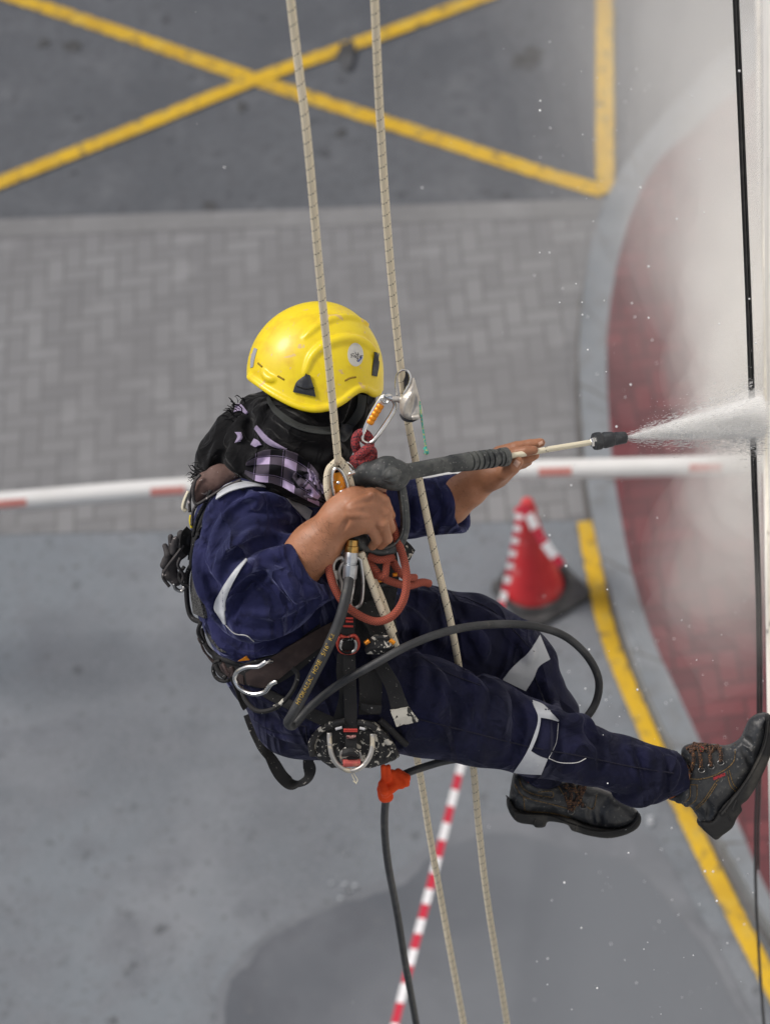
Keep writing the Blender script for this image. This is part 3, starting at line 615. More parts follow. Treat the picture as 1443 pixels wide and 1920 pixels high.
# reflective tape and seams lying on the coverall
def cp(name, Aa, Bb, m, off=.0035, thick=.003, **kw): return patch(name, cov, Aa, Bb, m, man, off, thick, **kw)
cp('reflective_tape', [(408, 922), (424, 908), (451, 901), (478, 905), (505, 909), (524, 915), (549, 932), (586, 958)], [(404, 936), (428, 922), (456, 914), (482, 911), (508, 914), (530, 926), (551, 948), (578, 978)], grey, n_=50, off=.010, m_=8)
cp('reflective_tape', [(461, 1046), (440, 1068), (415, 1105), (402, 1138), (418, 1170)], [(463, 1048), (448, 1072), (428, 1112), (420, 1145), (422, 1172)], grey, n_=40, off=.006, m_=10)
cp('reflective_tape', [(1012, 1190), (992, 1222), (962, 1250), (942, 1275)], [(1031, 1236), (1010, 1250), (1000, 1272), (985, 1296)], grey, n_=30, m_=10, off=.003)
cp('reflective_tape', [(998, 1316), (1008, 1345), (1003, 1372), (985, 1415), (962, 1449)], [(1003, 1316), (1013, 1342), (1008, 1376), (994, 1410), (972, 1450)], grey, n_=40)
cp('reflective_tape', [(998, 1312), (1020, 1322), (1047, 1352)], [(1009, 1345), (1028, 1348), (1046, 1353)], grey, n_=20)
cp('reflective_tape', [(994, 1408), (1010, 1418), (1026, 1424)], [(964, 1450), (990, 1452), (1014, 1453)], grey, n_=20, m_=8)
def seam(pts, m=navyd, r=1.5, off=.0012, name='seam', par=None, fl=None, **kw): return tube(name, surfpts(fl or cov, pts, off, 10), r*PX, m, par or man, 6, **kw)
seam([(770, 1345), (850, 1365), (930, 1385), (1000, 1402), (1100, 1420), (1180, 1437), (1262, 1450)])
seam([(870, 1120), (930, 1150), (1000, 1222)]); seam([(1002, 1270), (1030, 1340)])
seam([(1046, 1356), (1042, 1392), (1028, 1422)], mat('white_thread', (.6, .6, .6), .8), .7)
seam([(1028, 1422), (1050, 1430), (1080, 1430), (1098, 1422)], MATS['white_thread'], .9, .002)
seam([(423, 1172), (440, 1188), (462, 1192), (476, 1203)], MATS['white_thread'], 1.0, .002)
seam([(790, 1232), (840, 1262), (900, 1285)], r=1.3)
seam([(573, 1362), (575, 1385), (580, 1402)], r=1.2); seam([(520, 1335), (545, 1358), (573, 1362)], r=1.2)
seam([(560, 1000), (566, 1040), (585, 1080), (604, 1108)], r=1.2, off=.0004)

# head wrap and checked scarf
blk = mat('black_cloth', (.0075, .0075, .0085), .95, crease=[(5, .8, .014, (1, 1, 1)), (16, .35, .004, (1, 1, 1))], bump=[(700, .35), (55, .4)], var=[(18, (.014, .014, .015), .45, .7), (400, (.03, .03, .03), .7, .8)], sheen=.12, spec=.15)
wr = fbox(345, 690, 720, 960, -.28, .24, .0036)
wr.op(ell(K(612, 715, 0), (88*PX, 98*PX, .098)), .02)
wr.op(ell(K(648, 752, 0), (46*PX, 62*PX, .07)), .03)
chain(wr, [(505, 785, .0, 52), (560, 830, -.02, 62), (615, 850, -.03, 40)], .03)
chain(wr, [(500, 775, -.06, 34), (540, 815, -.11, 40), (600, 838, -.11, 34), (640, 840, -.07, 24)], .02)
chain(wr, [(490, 790, -.04, 42), (440, 815, -.03, 40), (405, 855, -.03, 34), (385, 880, -.02, 20)], .02)
chain(wr, [(460, 850, -.08, 44), (520, 880, -.12, 46), (580, 905, -.13, 38), (615, 930, -.12, 24)], .02)
chain(wr, [(470, 762, -.03, 20), (500, 755, -.02, 18)], .012)
displace(wr, .003, 60, 11); displace(wr, .0016, 140, 12)
for f in [([(500, 770), (560, 812), (640, 838)], 9), ([(480, 790), (540, 840), (610, 862), (640, 866)], 9), ([(470, 800), (510, 850), (570, 880)], 8), ([(440, 800), (430, 840), (450, 880)], 8), ([(470, 775), (450, 800), (455, 830)], 7), ([(410, 830), (400, 860), (380, 885)], 6),
          ([(655, 740), (640, 780), (610, 800)], 8), ([(680, 745), (672, 790), (650, 820)], 7), ([(520, 790), (580, 815), (630, 820)], 6), ([(505, 760), (485, 775), (478, 800)], 7), ([(600, 845), (640, 850), (650, 870)], 8)]: fold(wr, *f, k=.012)
for f in [([(490, 780), (550, 828), (620, 850)], 8), ([(470, 815), (520, 862), (590, 880)], 7), ([(425, 815), (415, 850), (400, 880)], 7), ([(668, 740), (655, 790), (630, 812)], 7), ([(530, 780), (590, 803), (640, 800)], 7), ([(480, 770), (466, 795), (470, 825)], 6)]: fold(wr, f[0], f[1], .5, .01, 's')
V, Q = wr.mesh(); mk('head_wrap', V2W(V), Q, blk, man)
pl = mat('checked_scarf_cloth', (.1, .1, .1), .95, bump=[(800, .3)], extra=plaid, sheen=.1, spec=.15)
lav = mat('lavender_cloth', (.30, .25, .37), .9, bump=[(500, .3), (40, .4)], var=[(50, (.2, .16, .27), .5, .7)])
rip = lambda s, t: .011+.006*np.sin(s*15+t*5)+.005*np.sin(t*10+s*7)+.003*np.sin(s*31-t*9)
patch('checked_scarf', wr, [(464, 862), (490, 846), (540, 846), (580, 868), (606, 900)], [(458, 888), (480, 902), (518, 908), (560, 930), (612, 956)], pl, man, .007, .003, 44, 26, uvs_=(3.2, 1.7), extra=rip, it=6)
patch('checked_scarf', wr, [(560, 880), (590, 895), (612, 935)], [(545, 898), (566, 928), (606, 944)], pl, man, .013, .003, 24, 12, uvs_=(1.1, .9), extra=rip)
patch('checked_scarf', wr, [(480, 798), (505, 822), (538, 842)], [(476, 804), (500, 832), (534, 845)], lav, man, .008, .003, 20, 6, bulge=.004)
patch('checked_scarf', wr, [(440, 810), (445, 818), (440, 830)], [(452, 810), (455, 820), (450, 828)], lav, man, .006, .003, 10, 6, bulge=.004)
patch('checked_scarf', wr, [(476, 822), (484, 826), (490, 834)], [(470, 832), (478, 838), (484, 835)], lav, man, .008, .003, 10, 6)
patch('checked_scarf', wr, [(442, 760), (452, 758), (464, 772)], [(438, 772), (450, 770), (460, 776)], lav, man, .006, .003, 10, 6, bulge=.004)
patch('checked_scarf', wr, [(575, 878), (582, 890), (600, 920), (618, 935)], [(588, 884), (596, 900), (612, 925), (622, 932)], lav, man, .018, .003, 18, 6, extra=rip)
# frayed fringe of the scarf
FV, FFc = [], []
for i in range(150):
    t = rng.uniform(); bx, by = [(446, 762), (386, 880), (438, 785), (374, 895), (470, 850)][i % 5]; x = bx+rng.normal(0, 9); y = by+rng.normal(0, 7); a = rng.uniform(2.2, 4.6); L = rng.uniform(8, 20); w_ = rng.uniform(-.08, -.02)
    p = [K(x, y, w_), K(x+math.cos(a)*L*.5+rng.normal(0, 2), y+math.sin(a)*L*.5+rng.normal(0, 2), w_), K(x+math.cos(a)*L, y+math.sin(a)*L+3, w_)]; q = np.array([-math.sin(a), math.cos(a), 0])*rng.uniform(.0006, .0015)
    b = len(FV); FV.extend([p[0]-q, p[0]+q, p[1]-q, p[1]+q, p[2]-q*.5, p[2]+q*.5]); FFc.extend([(b, b+1, b+3, b+2), (b+2, b+3, b+5, b+4)])
tag(mk('scarf_fringe', V2W(np.array(FV)), FFc, blk, man, smooth=False), kind='stuff')

# boots
leath = mat('black_leather', (.016, .018, .022), .42, bump=[(40, .6), (120, .4), (400, .3)], var=[(14, (.042, .045, .048), .42, .64), (40, (.08, .08, .075), .52, .72), (130, (.19, .185, .17), .62, .72)])
sole_m = mat('boot_sole_rubber', (.014, .014, .014), .7, bump=[(120, .4)], var=[(20, (.07, .065, .055), .5, .72)])
sti = mat('tan_stitching', (.22, .14, .05), .8, var=[(300, (.03, .02, .01), .5, .6)])
orl = mat('orange_lining', (.42, .10, .01), .8); laceM = mat('boot_lace', (.10, .05, .03), .9, var=[(260, (.01, .01, .01), .48, .52), (330, (.45, .2, .05), .62, .66)])
ring_m = mat('dull_steel', (.32, .32, .32), .35, 1., var=[(200, (.1, .1, .1), .5, .7)])
def boot(upper, sole, w0, hw, liner, stitches, laces, rings, creases, treads, extra=None):
    allp = np.array(upper+sole); x0, y0 = allp.min(0)-14; x1, y1 = allp.max(0)+14
    fu = fbox(x0, y0, x1, y1, w0-hw-.03, w0+hw+.03, .0026)
    fu.op(poly_sdf([tuple(q) for q in spl(upper+[upper[0]], 4)[:-1]], w0, hw, .036), 0)
    displace(fu, .0012, 90, 21)
    for c in creases: fold(fu, c, 5, .5, .008, 's')
    if extra: 
        for c in extra: fold(fu, c, 5, .35, .008)
    V, Q = fu.mesh(); b = mk('boot', V2W(V), Q, leath, man)
    fs = fbox(x0, y0, x1, y1, w0-hw-.03, w0+hw+.03, .0026)
    fs.op(poly_sdf([tuple(q) for q in spl(sole+[sole[0]], 3)[:-1]], w0, hw+.004, .008), 0)
    V, Q = fs.mesh(); mk('sole', V2W(V), Q, sole_m, b)
    for c in treads: tube('sole_ridge', surfpts(fs, c, .0004, 8), 1.7*PX, sole_m, b, 8)
    c = treads[0]; tube('sole_ridge', surfpts(fs, [(x-3, y-3) for x, y in c], .0004, 8), 1.3*PX, mat('sole_groove', (.004, .004, .004), .9), b, 8)
    tube('lining', surfpts(fu, liner, .001, 10), 3.2*PX, orl, b, 8)
    for s_ in stitches: tube('stitching', surfpts(fu, s_, .0004, 10), .95*PX, sti, b, 6)
    for l in laces: tube('lace', surfpts(fu, l, .004, 8), 3.6*PX, laceM, b, 8)
    for (x, y) in rings:
        P = np.array([K(x+6*math.cos(t), y+4.5*math.sin(t), 0) for t in np.linspace(0, 2*math.pi, 13)[:-1]]); d = np.nanmean(fu.ray(np.array([x]), np.array([y])))-.004
        P = np.array([A(x+6*math.cos(t), y+4.5*math.sin(t), d) for t in np.linspace(0, 2*math.pi, 15)[:-1]]); tube('eyelet', P, 1.2*PX, ring_m, b, 6, closed=True)
    return b, fu
b1, fb1 = boot([(1277, 1408), (1283, 1400), (1300, 1394), (1330, 1395), (1358, 1398), (1374, 1394), (1388, 1383), (1396, 1366), (1404, 1350), (1416, 1341), (1430, 1337), (1440, 1340), (1438, 1372), (1428, 1405), (1410, 1445), (1385, 1482), (1360, 1512), (1335, 1545), (1314, 1549), (1306, 1530), (1292, 1512), (1272, 1505), (1250, 1496), (1262, 1480), (1272, 1450)],
     [(1431, 1338), (1440, 1339), (1447, 1360), (1446, 1385), (1440, 1410), (1428, 1440), (1412, 1472), (1396, 1496), (1384, 1506), (1386, 1516), (1376, 1530), (1368, 1548), (1350, 1562), (1338, 1571), (1326, 1563), (1310, 1548), (1312, 1536), (1332, 1536), (1350, 1508), (1376, 1482), (1398, 1450), (1416, 1415), (1426, 1385), (1430, 1360)],
     -.05, .046, [(1275, 1458), (1273, 1476), (1262, 1492), (1248, 1495)],
     [[(1278, 1457), (1310, 1461), (1345, 1451), (1374, 1428), (1377, 1395)], [(1298, 1518), (1318, 1500), (1340, 1468), (1346, 1462)], [(1301, 1520), (1321, 1502), (1343, 1470)], [(1293, 1472), (1292, 1495), (1278, 1508)], [(1306, 1472), (1304, 1498), (1288, 1512)], [(1293, 1471), (1307, 1472)], [(1362, 1446), (1368, 1472), (1378, 1484)], [(1366, 1444), (1373, 1468), (1382, 1480)]],
     [[(1292, 1400), (1300, 1420), (1295, 1443)], [(1306, 1396), (1312, 1420), (1313, 1441)], [(1330, 1398), (1330, 1416), (1332, 1436)], [(1344, 1398), (1350, 1412), (1350, 1428)], [(1286, 1404), (1310, 1396), (1336, 1400), (1352, 1404)], [(1300, 1394), (1318, 1400), (1330, 1410), (1340, 1400)], [(1318, 1408), (1306, 1402), (1290, 1410)]],
     [(1295, 1446), (1314, 1444), (1332, 1437), (1350, 1430)],
     [[(1390, 1400), (1402, 1420), (1410, 1440)], [(1392, 1384), (1408, 1398)], [(1282, 1425), (1288, 1440), (1284, 1456)], [(1318, 1500), (1330, 1520), (1326, 1538)]],
     [[(1440, 1352), (1434, 1395), (1414, 1440), (1385, 1485), (1350, 1530)], [(1380, 1500), (1372, 1520)], [(1358, 1520), (1368, 1538)], [(1318, 1552), (1352, 1520)]], [[(1284, 1478), (1282, 1496), (1268, 1502)], [(1298, 1480), (1296, 1500), (1284, 1510)]])
lbl = mat('red_label', (.42, .03, .04), .6, var=[(260, (.05, .01, .02), .55, .62)])
patch('label', fb1, [(1336, 1458), (1358, 1449)], [(1337, 1463), (1359, 1454)], lbl, b1, .001, .001, 10, 4)
patch('label', fb1, [(1313, 1400), (1319, 1399)], [(1312, 1409), (1318, 1408)], lbl, b1, .006, .001, 6, 4)
b2, fb2 = boot([(963, 1450), (1010, 1462), (1046, 1468), (1075, 1462), (1100, 1470), (1128, 1480), (1155, 1490), (1180, 1506), (1195, 1525), (1196, 1538), (1186, 1548), (1150, 1556), (1110, 1550), (1070, 1536), (1030, 1528), (985, 1526), (960, 1518), (954, 1500), (956, 1480)],
     [(953, 1494), (957, 1503), (966, 1514), (985, 1521), (1030, 1523), (1065, 1531), (1100, 1545), (1150, 1552), (1180, 1542), (1192, 1520), (1198, 1528), (1197, 1540), (1188, 1552), (1165, 1563), (1135, 1568), (1100, 1563), (1080, 1557), (1068, 1553), (1064, 1545), (1052, 1540), (1025, 1537), (1019, 1547), (1002, 1548), (996, 1543), (968, 1538), (953, 1520), (950, 1504)],
     .125, .046, [(982, 1454), (992, 1466), (1010, 1472), (1038, 1471)],
     [[(970, 1452), (980, 1478), (1004, 1490), (1035, 1495)], [(964, 1470), (982, 1494), (1030, 1507), (1064, 1516)], [(981, 1494), (983, 1520)], [(1008, 1485), (1034, 1484), (1037, 1495)], [(1045, 1472), (1056, 1490), (1066, 1506)], [(1072, 1528), (1085, 1505), (1110, 1517), (1118, 1490)], [(985, 1522), (1030, 1524), (1068, 1533)]],
     [[(1060, 1470), (1070, 1490), (1066, 1518)], [(1072, 1470), (1082, 1492), (1074, 1515)], [(1085, 1472), (1088, 1490), (1080, 1510)], [(1056, 1474), (1080, 1482), (1096, 1474)], [(1062, 1500), (1076, 1505), (1090, 1496)], [(1058, 1486), (1064, 1504), (1072, 1520)], [(1096, 1478), (1086, 1500), (1094, 1512)]],
     [(1070, 1522), (1092, 1512)], [[(1112, 1500), (1108, 1525), (1112, 1546)], [(1128, 1490), (1122, 1520), (1126, 1550)], [(1138, 1494), (1130, 1515)], [(972, 1458), (984, 1482), (1008, 1492), (1036, 1497)]],
     [[(952, 1495), (968, 1524), (1030, 1531), (1070, 1546), (1120, 1560), (1175, 1553), (1196, 1534)], [(964, 1535), (964, 1522)], [(1000, 1546), (1003, 1536)], [(1078, 1556), (1082, 1546)]],
     [[(966, 1456), (974, 1480), (1002, 1498), (1040, 1504)], [(976, 1456), (990, 1472), (1010, 1480), (1040, 1482)]])
# red-brown sock at the far ankle
sk = mat('brown_sock', (.16, .05, .035), .95, bump=(300, .4))
# ------------------------------------------------------------ helmet
yel = mat('yellow_helmet_plastic', (.86, .66, .006), .42, bump=[(25, .04)], var=[(28, (.74, .50, .01), .5, .75), (9, (.78, .58, .03), .5, .8)], speck=[(38, .66, (.72, .50, .16)), (75, .70, (.70, .52, .22))], coat=.15)
blkp = mat('black_plastic', (.02, .022, .026), .45, bump=(120, .3), var=[(60, (.06, .065, .07), .5, .75)])
hel = fbox(450, 555, 735, 790, -.16, .16, .0026)
hc = K(600, 700, 0)
hr = dict(l=134, r=116, u=132, d=400)
def hfn(X, Y, Z):
    x = (X-hc[0])/PX; y = (Y-hc[1])/PX; z = (Z-hc[2])+TILT*0*Y
    z = z-(Y-hc[1])*.0
    a = np.where(x < 0, x/hr['l'], x/hr['r']); b = np.where(y < 0, y/hr['u'], y/hr['d']); c = z/.120
    return (np.sqrt(a*a+b*b+c*c+1e-9)-1)*.118
rimx = [440, 466, 480, 510, 550, 585, 615, 640, 658, 672, 685, 700, 712, 740]; rimy = [704, 709, 719, 740, 761, 770, 767, 756, 742, 733, 733, 741, 738, 712]
rs_ = spl(list(zip(rimx, rimy)), 8)
def rimcut(X, Y, Z):
    px = X/Z*F+CX; py = Y/Z*F+CY; return (py-np.interp(px, rs_[:, 0], rs_[:, 1]))*PX*.85
def shell(X, Y, Z):
    d = hfn(X, Y, Z); return np.maximum(np.maximum(d, -(d+.005)), rimcut(X, Y, Z))
bb = (np.array([hel.ax[i][0] for i in range(3)]), np.array([hel.ax[i][-1] for i in range(3)]))
hel.op((lambda X, Y, Z: np.maximum(hfn(X, Y, Z), rimcut(X, Y, Z)), *bb), 0, pad=0)
# flared lip and raised ridges
lip = [(467, 706), (480, 716), (510, 737), (550, 758), (585, 767), (615, 764), (640, 753), (658, 739), (672, 730), (686, 730), (700, 738), (711, 735)]
fold(hel, lip, 4.5, .2, .006, taper=False)
for f, r in [([(573, 700), (586, 668), (612, 646), (645, 636), (676, 640), (698, 656), (707, 682)], 5), ([(572, 632), (605, 606), (650, 594), (690, 608)], 4), ([(494, 697), (502, 708), (514, 712)], 2.5)]: fold(hel, f, r, .35, .010)
def hollow(X, Y, Z): return hfn(X, Y, Z)+.006
hel.op((hollow, bb[0], bb[1]), 0, 's', pad=0)
V, Q = hel.mesh()
ht = thing('safety_helmet', V2W(K(600, 735, 0)), 'scuffed yellow climbing helmet on the head of the man', 'helmet')
mk('shell', V2W(V), Q, yel, ht)
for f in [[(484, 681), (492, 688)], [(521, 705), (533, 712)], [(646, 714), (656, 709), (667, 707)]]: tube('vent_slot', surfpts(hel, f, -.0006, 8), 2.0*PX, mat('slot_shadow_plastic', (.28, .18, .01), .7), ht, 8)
patch('clip', hel, [(549, 735), (556, 716), (574, 702)], [(592, 744), (588, 726), (581, 703)], blkp, ht, .006, .010, 14, 8, bulge=.002)
seam([(556, 724), (572, 729), (589, 727)], mat('black_gap', (.004, .004, .004), .8), 1.2, .0085, 'clip_groove', ht, hel)
patch('clip', hel, [(703, 660), (700, 680), (698, 704)], [(711, 662), (711, 684), (707, 706)], blkp, ht, .004, .010, 12, 6, bulge=.001)
patch('clip', hel, [(476, 652), (470, 672), (469, 690)], [(482, 654), (477, 672), (474, 688)], mat('grey_plastic', (.35, .36, .38), .4), ht, .003, .008, 12, 5)
# sticker with worn hand-lettering
stk = mat('white_sticker', (.62, .61, .56), .5, var=[(60, (.52, .52, .5), .5, .7), (140, (.4, .4, .45), .68, .76)])
n_, m_ = 10, 32; rr = np.linspace(0.02, 1, n_)[:, None]; aa = np.linspace(0, 2*math.pi, m_)[None]
pxs = 666.5+14.8*rr*np.cos(aa)+2*rr*np.sin(aa)*.2; pys = 665+22*rr*np.sin(aa)
d = hel.ray(pxs.ravel(), pys.ravel()).reshape(n_, m_)-.0012
st = slab('sticker', np.stack([(pxs-CX)/F*d, (pys-CY)/F*d, d], -1), stk, ht, .001)
ink = mat('black_ink', (.02, .02, .03), .6)
for s_ in [[(658, 664), (662, 663), (664, 664)], [(658, 664), (659, 668), (658, 671)], [(658, 667), (662, 667)], [(663, 670), (664, 667), (666, 667), (666, 671)], [(669, 667), (667, 669), (669, 671)], [(671, 661), (671, 671)], [(669, 665), (673, 664)], [(674, 667), (675, 671), (677, 667), (674, 668)], [(678, 671), (678, 667), (680, 667)],
           [(666, 660), (667, 664), (669, 665)], [(668, 673), (672, 672), (669, 677), (673, 676)], [(674, 668), (676, 674)]]: seam(s_, ink, .55, .0014, 'lettering', st if False else ht, hel)
seam([(671, 678), (675, 674), (678, 670)], mat('blue_ink', (.06, .10, .35), .6), 1.3, .0014, 'lettering', ht, hel)
strapm = mat('grey_webbing', (.045, .05, .05), .85, extra=webbing, bump=None)
patch('chin_strap', wr, [(502, 738), (520, 765), (560, 792), (600, 800), (634, 798)], [(500, 750), (516, 776), (556, 803), (600, 813), (636, 811)], strapm, ht, .006, .002, 40, 5, uvs_=(.2, 1))
patch('chin_strap', wr, [(672, 738), (668, 765), (652, 790), (640, 800)], [(688, 742), (682, 775), (664, 800), (648, 812)], strapm, ht, .005, .002, 24, 5, uvs_=(.1, 1))
patch('strap_buckle', wr, [(640, 795), (652, 796), (662, 800)], [(634, 822), (646, 828), (660, 815)], blkp, ht, .008, .004, 10, 8, bulge=.003)

# ------------------------------------------------------------ ropes
ropem = mat('cream_rope', (.84, .75, .57), .9, extra=rope_marks, bump=None)
def hang(pts, n=14): return spl([A(x, y, d) for x, y, d in pts], n)
r1 = [(478, -640, 4.62), (545, 0, 5.12), (575, 250, 5.30), (598, 500, 5.55), (618, 700, 5.76), (634, 866, 5.955)]
P1 = hang(r1, 24)
t = tag(tube('climbing_rope', P1, 6.9*PX, ropem, None, 14), 'cream rope with black flecks passing in front of the yellow helmet', 'rope', 'working ropes of the man')
pr2 = [(673, -640, 4.75), (702, 0, 5.22), (714, 250, 5.5), (732, 500, 5.76), (757, 740, 6.03), (780, 870, 6.16), (815, 1040, 6.21), (851, 1200, 6.24), (880, 1390, 6.52), (888, 1450, 6.62), (898, 1560, 6.78), (915, 1700, 7.02), (950, 1920, 7.45), (1000, 2260, 8.1)]
tag(tube('climbing_rope', hang(pr2, 20), 6.9*PX, ropem, None, 14), 'cream rope with black flecks running through the silver rope grab and behind the spray lance', 'rope', 'working ropes of the man')
tail = [(676, 1035, 6.02), (690, 1075, 6.03), (708, 1125, 6.045), (735, 1192, 6.075), (750, 1240, 6.34), (765, 1330, 6.55), (779, 1408, 6.62), (792, 1480, 6.75), (806, 1570, 6.92), (829, 1700, 7.13), (845, 1790, 7.25), (870, 1925, 7.48), (930, 2260, 8.15)]
tag(tube('climbing_rope', hang(tail, 18), 6.9*PX, ropem, None, 14), 'cream rope tail leaving the descender and hanging below the seat of the man', 'rope', 'working ropes of the man')
tag(tube('climbing_rope', hang([(682, 1040, 6.05), (700, 1085, 6.06), (717, 1125, 6.06), (738, 1185, 6.09)], 18), 6*PX, ropem, None, 14), 'short second strand of cream rope just above the black front buckle', 'rope', 'working ropes of the man')

# ------------------------------------------------------------ metals
alu = mat('polished_aluminium', (.72, .72, .71), .22, 1., bump=(60, .12), var=[(50, (.5, .5, .48), .5, .75)])
alud = mat('worn_aluminium', (.58, .55, .50), .42, .55, bump=(70, .3), var=[(40, (.42, .38, .34), .45, .7), (90, (.8, .76, .7), .68, .76)])
stl = mat('steel', (.5, .5, .5), .3, 1., bump=(90, .2), var=[(60, (.25, .24, .22), .5, .7)])
org = mat('orange_anodised', (.80, .28, .01), .3, .35, var=[(80, (.65, .2, .01), .5, .7)], speck=(180, .66, (.6, .5, .4)))
brs = mat('brass', (.55, .33, .10), .35, 1., bump=(90, .2), var=[(90, (.28, .16, .06), .5, .7)])
whp = mat('cream_paint', (.72, .66, .50), .55, bump=(90, .2), speck=(90, .66, (.2, .17, .13)))
def ring(name, cx, cy, w_, rx, ry, r, m, par, rot=0, a0=0, a1=360, n_=36, ww=0.):
    ts = np.radians(np.linspace(a0, a1, n_+1)); c, s = math.cos(R_(rot)), math.sin(R_(rot)); full = a1-a0 >= 359
    if full: ts = ts[:-1]
    P = np.array([K(cx+rx*math.cos(t)*c-ry*math.sin(t)*s, cy+rx*math.cos(t)*s+ry*math.sin(t)*c, w_+ww*math.cos(t)) for t in ts])
    return tube(name, P, r*PX, m, par, 10, closed=full)

# rope grab on the back-up rope
wg = -.17
rg = thing('rope_grab', V2W(K(765, 790, wg)), 'silver rope grab clamped on the rope beside the helmet, with a teal pull cord', 'rope grab')
g = fbox(735, 685, 805, 805, -.26, -.08, .0013)
g.op(poly_sdf([tuple(q) for q in spl([(749, 756), (753, 744), (761, 735), (769, 722), (775, 708), (781, 726), (787, 750), (792, 770), (788, 783), (768, 787), (754, 780), (749, 768), (749, 756)], 5)[:-1]], wg-.02, .016, .012), .004)
fold(g, [(756, 776), (762, 756), (772, 738)], 3, .3, .006); fold(g, [(770, 778), (776, 760), (778, 740)], 3, .4, .006, 's')
g.op(cap(K(757, 742, wg-.018), K(764, 726, wg-.018), 3*PX, 3*PX), .006)
chain(g, [(748, 748, wg-.012, 5), (735, 748, wg-.012, 4.5)], .004)
V, Q = g.mesh(); mk('cam_plate', V2W(V), Q, alud, rg)
tube('cheek_plate', Ks([(744, 742, wg+.0), (742, 720, wg-.0), (745, 702, wg-.004), (754, 694, wg-.012), (764, 696, wg-.022), (769, 708, wg-.026), (766, 722, wg-.026), (758, 736, wg-.024), (752, 752, wg-.024)]), 2.2*PX, alu, rg, 10)
patch('inner_plate', None, [(757, 696), (757, 715), (757, 733)], [(766, 699), (767, 714), (759, 733)], mat('dark_metal', (.05, .05, .055), .5, .6), rg, w=wg+.012, thick=.002, n_=12, m_=5)
chain_tip = tube('spring_end', Ks([(752, 776, wg-.006), (758, 785, wg-.012), (770, 788, wg-.016), (780, 784, wg-.02)]), 4*PX, blkp, rg, 10)
tube('rivet', Ks([(772, 783, wg-.035), (786, 781, wg-.035)]), 5*PX, alud, rg, 10)
tube('arm', Ks([(752, 752, wg-.01), (740, 749, wg-.005), (728, 746, wg), (720, 742, wg+.002)]), 4.2*PX, alu, rg, 12)
ring('attachment_eye', 722, 749, wg, 7, 6, 2.6, alu, rg)
teal = mat('teal_cord', (.05, .36, .30), .8, var=[(300, (.45, .45, .15), .5, .6)])
tube('pull_cord', Ks([(786, 752, wg-.03), (789, 775, wg-.035), (792, 800, wg-.03), (797, 832, wg-.03), (799, 842, wg-.03)]), 1.7*PX, teal, rg, 8)
tube('cord_knot', Ks([(795, 840, wg-.03), (800, 846, wg-.036), (800, 850, wg-.03), (796, 848, wg-.026)]), 3*PX, teal, rg, 8)

def carabiner(label, pts, w_, r, m, gate, gm, closed=True, slv_r=6.5):
    P = spl([K(x, y, w_) for x, y in pts+[pts[0]]], 8)[:-1]
    t = thing('carabiner', V2W(P.mean(0)), label, 'carabiner', 'carabiners on the harness')
    tube('frame', P, r*PX, m, t, 12, closed=True)
    a, b = gate; n_ = 5
    G = np.array([K(*a, w_-.001)*(1-s)+K(*b, w_-.001)*s for s in np.linspace(0, 1, n_*8+1)])
    rad = np.array([(slv_r+.9*abs(math.sin(s*math.pi*n_)))*PX for s in np.linspace(0, 1, n_*8+1)])
    tube('gate_sleeve', G, rad, gm, t, 14); return t
carabiner('silver carabiner with orange gate sleeve linking the rope grab to the red knot', [(730, 742), (741, 757), (737, 772), (722, 796), (702, 824), (690, 831), (679, 825), (681, 811), (694, 780), (712, 750), (721, 742)], wg+.004, 4.2, alu, ((714, 758), (692, 794)), org)
# red knotted lanyard
redc = mat('red_speckled_cord', (.30, .035, .04), .9, bump=[(500, .5)], var=[(260, (.05, .02, .03), .48, .56), (330, (.50, .10, .08), .6, .66)], speck=(45, .70, (.65, .55, .5)))
kn = thing('knotted_lanyard', V2W(K(684, 850, -.16)), 'red speckled cord tied in a knot below the silver carabiner', 'lanyard')
tube('knot', Ks([(672, 850, -.165), (666, 832, -.17), (670, 816, -.165), (682, 812, -.16), (692, 822, -.155), (692, 840, -.165), (682, 852, -.18), (670, 858, -.17), (664, 870, -.155), (674, 880, -.15), (690, 876, -.16), (698, 862, -.165), (698, 846, -.17), (688, 842, -.19), (676, 852, -.195), (664, 862, -.18)]), 8.2*PX, redc, kn, 12)
tube('knot', Ks([(663, 856, -.18), (672, 866, -.19), (686, 864, -.19), (696, 852, -.175)]), 8.6*PX, redc, kn, 12)
tube('tail', Ks([(672, 868, -.175), (672, 882, -.165), (676, 900, -.15)]), 9*PX, redc, kn, 12)
tube('tail', Ks([(686, 868, -.175), (684, 884, -.165), (682, 900, -.15)]), 8*PX, redc, kn, 12)

# descender: rope looped round an orange and silver device on the chest
ds = thing('descender', V2W(K(635, 905, -.22)), 'orange and silver descender on the chest with the cream rope wrapped round it', 'descender')
wd = -.225
tube('rope_wrap', Ks([(636, 862, wd-.01), (628, 868, wd-.005), (617, 880, wd), (613, 900, wd), (615, 925, wd), (624, 950, wd+.02), (640, 965, wd+.04)]), 6.9*PX, ropem, ds, 14)
tube('rope_wrap', Ks([(636, 862, wd-.012), (646, 874, wd-.008), (652, 890, wd-.004), (660, 920, wd+.01), (664, 960, wd+.03)]), 6.9*PX, ropem, ds, 14)
patch('side_plate', None, [(624, 888), (626, 915), (636, 945)], [(644, 884), (650, 905), (658, 945)], org, ds, w=wd-.006, thick=.006, n_=12, m_=6, bulge=.004)
ring('plate_edge', 638, 915, wd-.012, 14, 38, 3.2, alu, ds, rot=-12)
tube('rivet', Ks([(634, 905, wd-.012), (634, 905, wd-.02)]), 3.2*PX, alu, ds, 10); tube('rivet', Ks([(640, 922, wd-.012), (640, 922, wd-.02)]), 3.2*PX, alu, ds, 10)
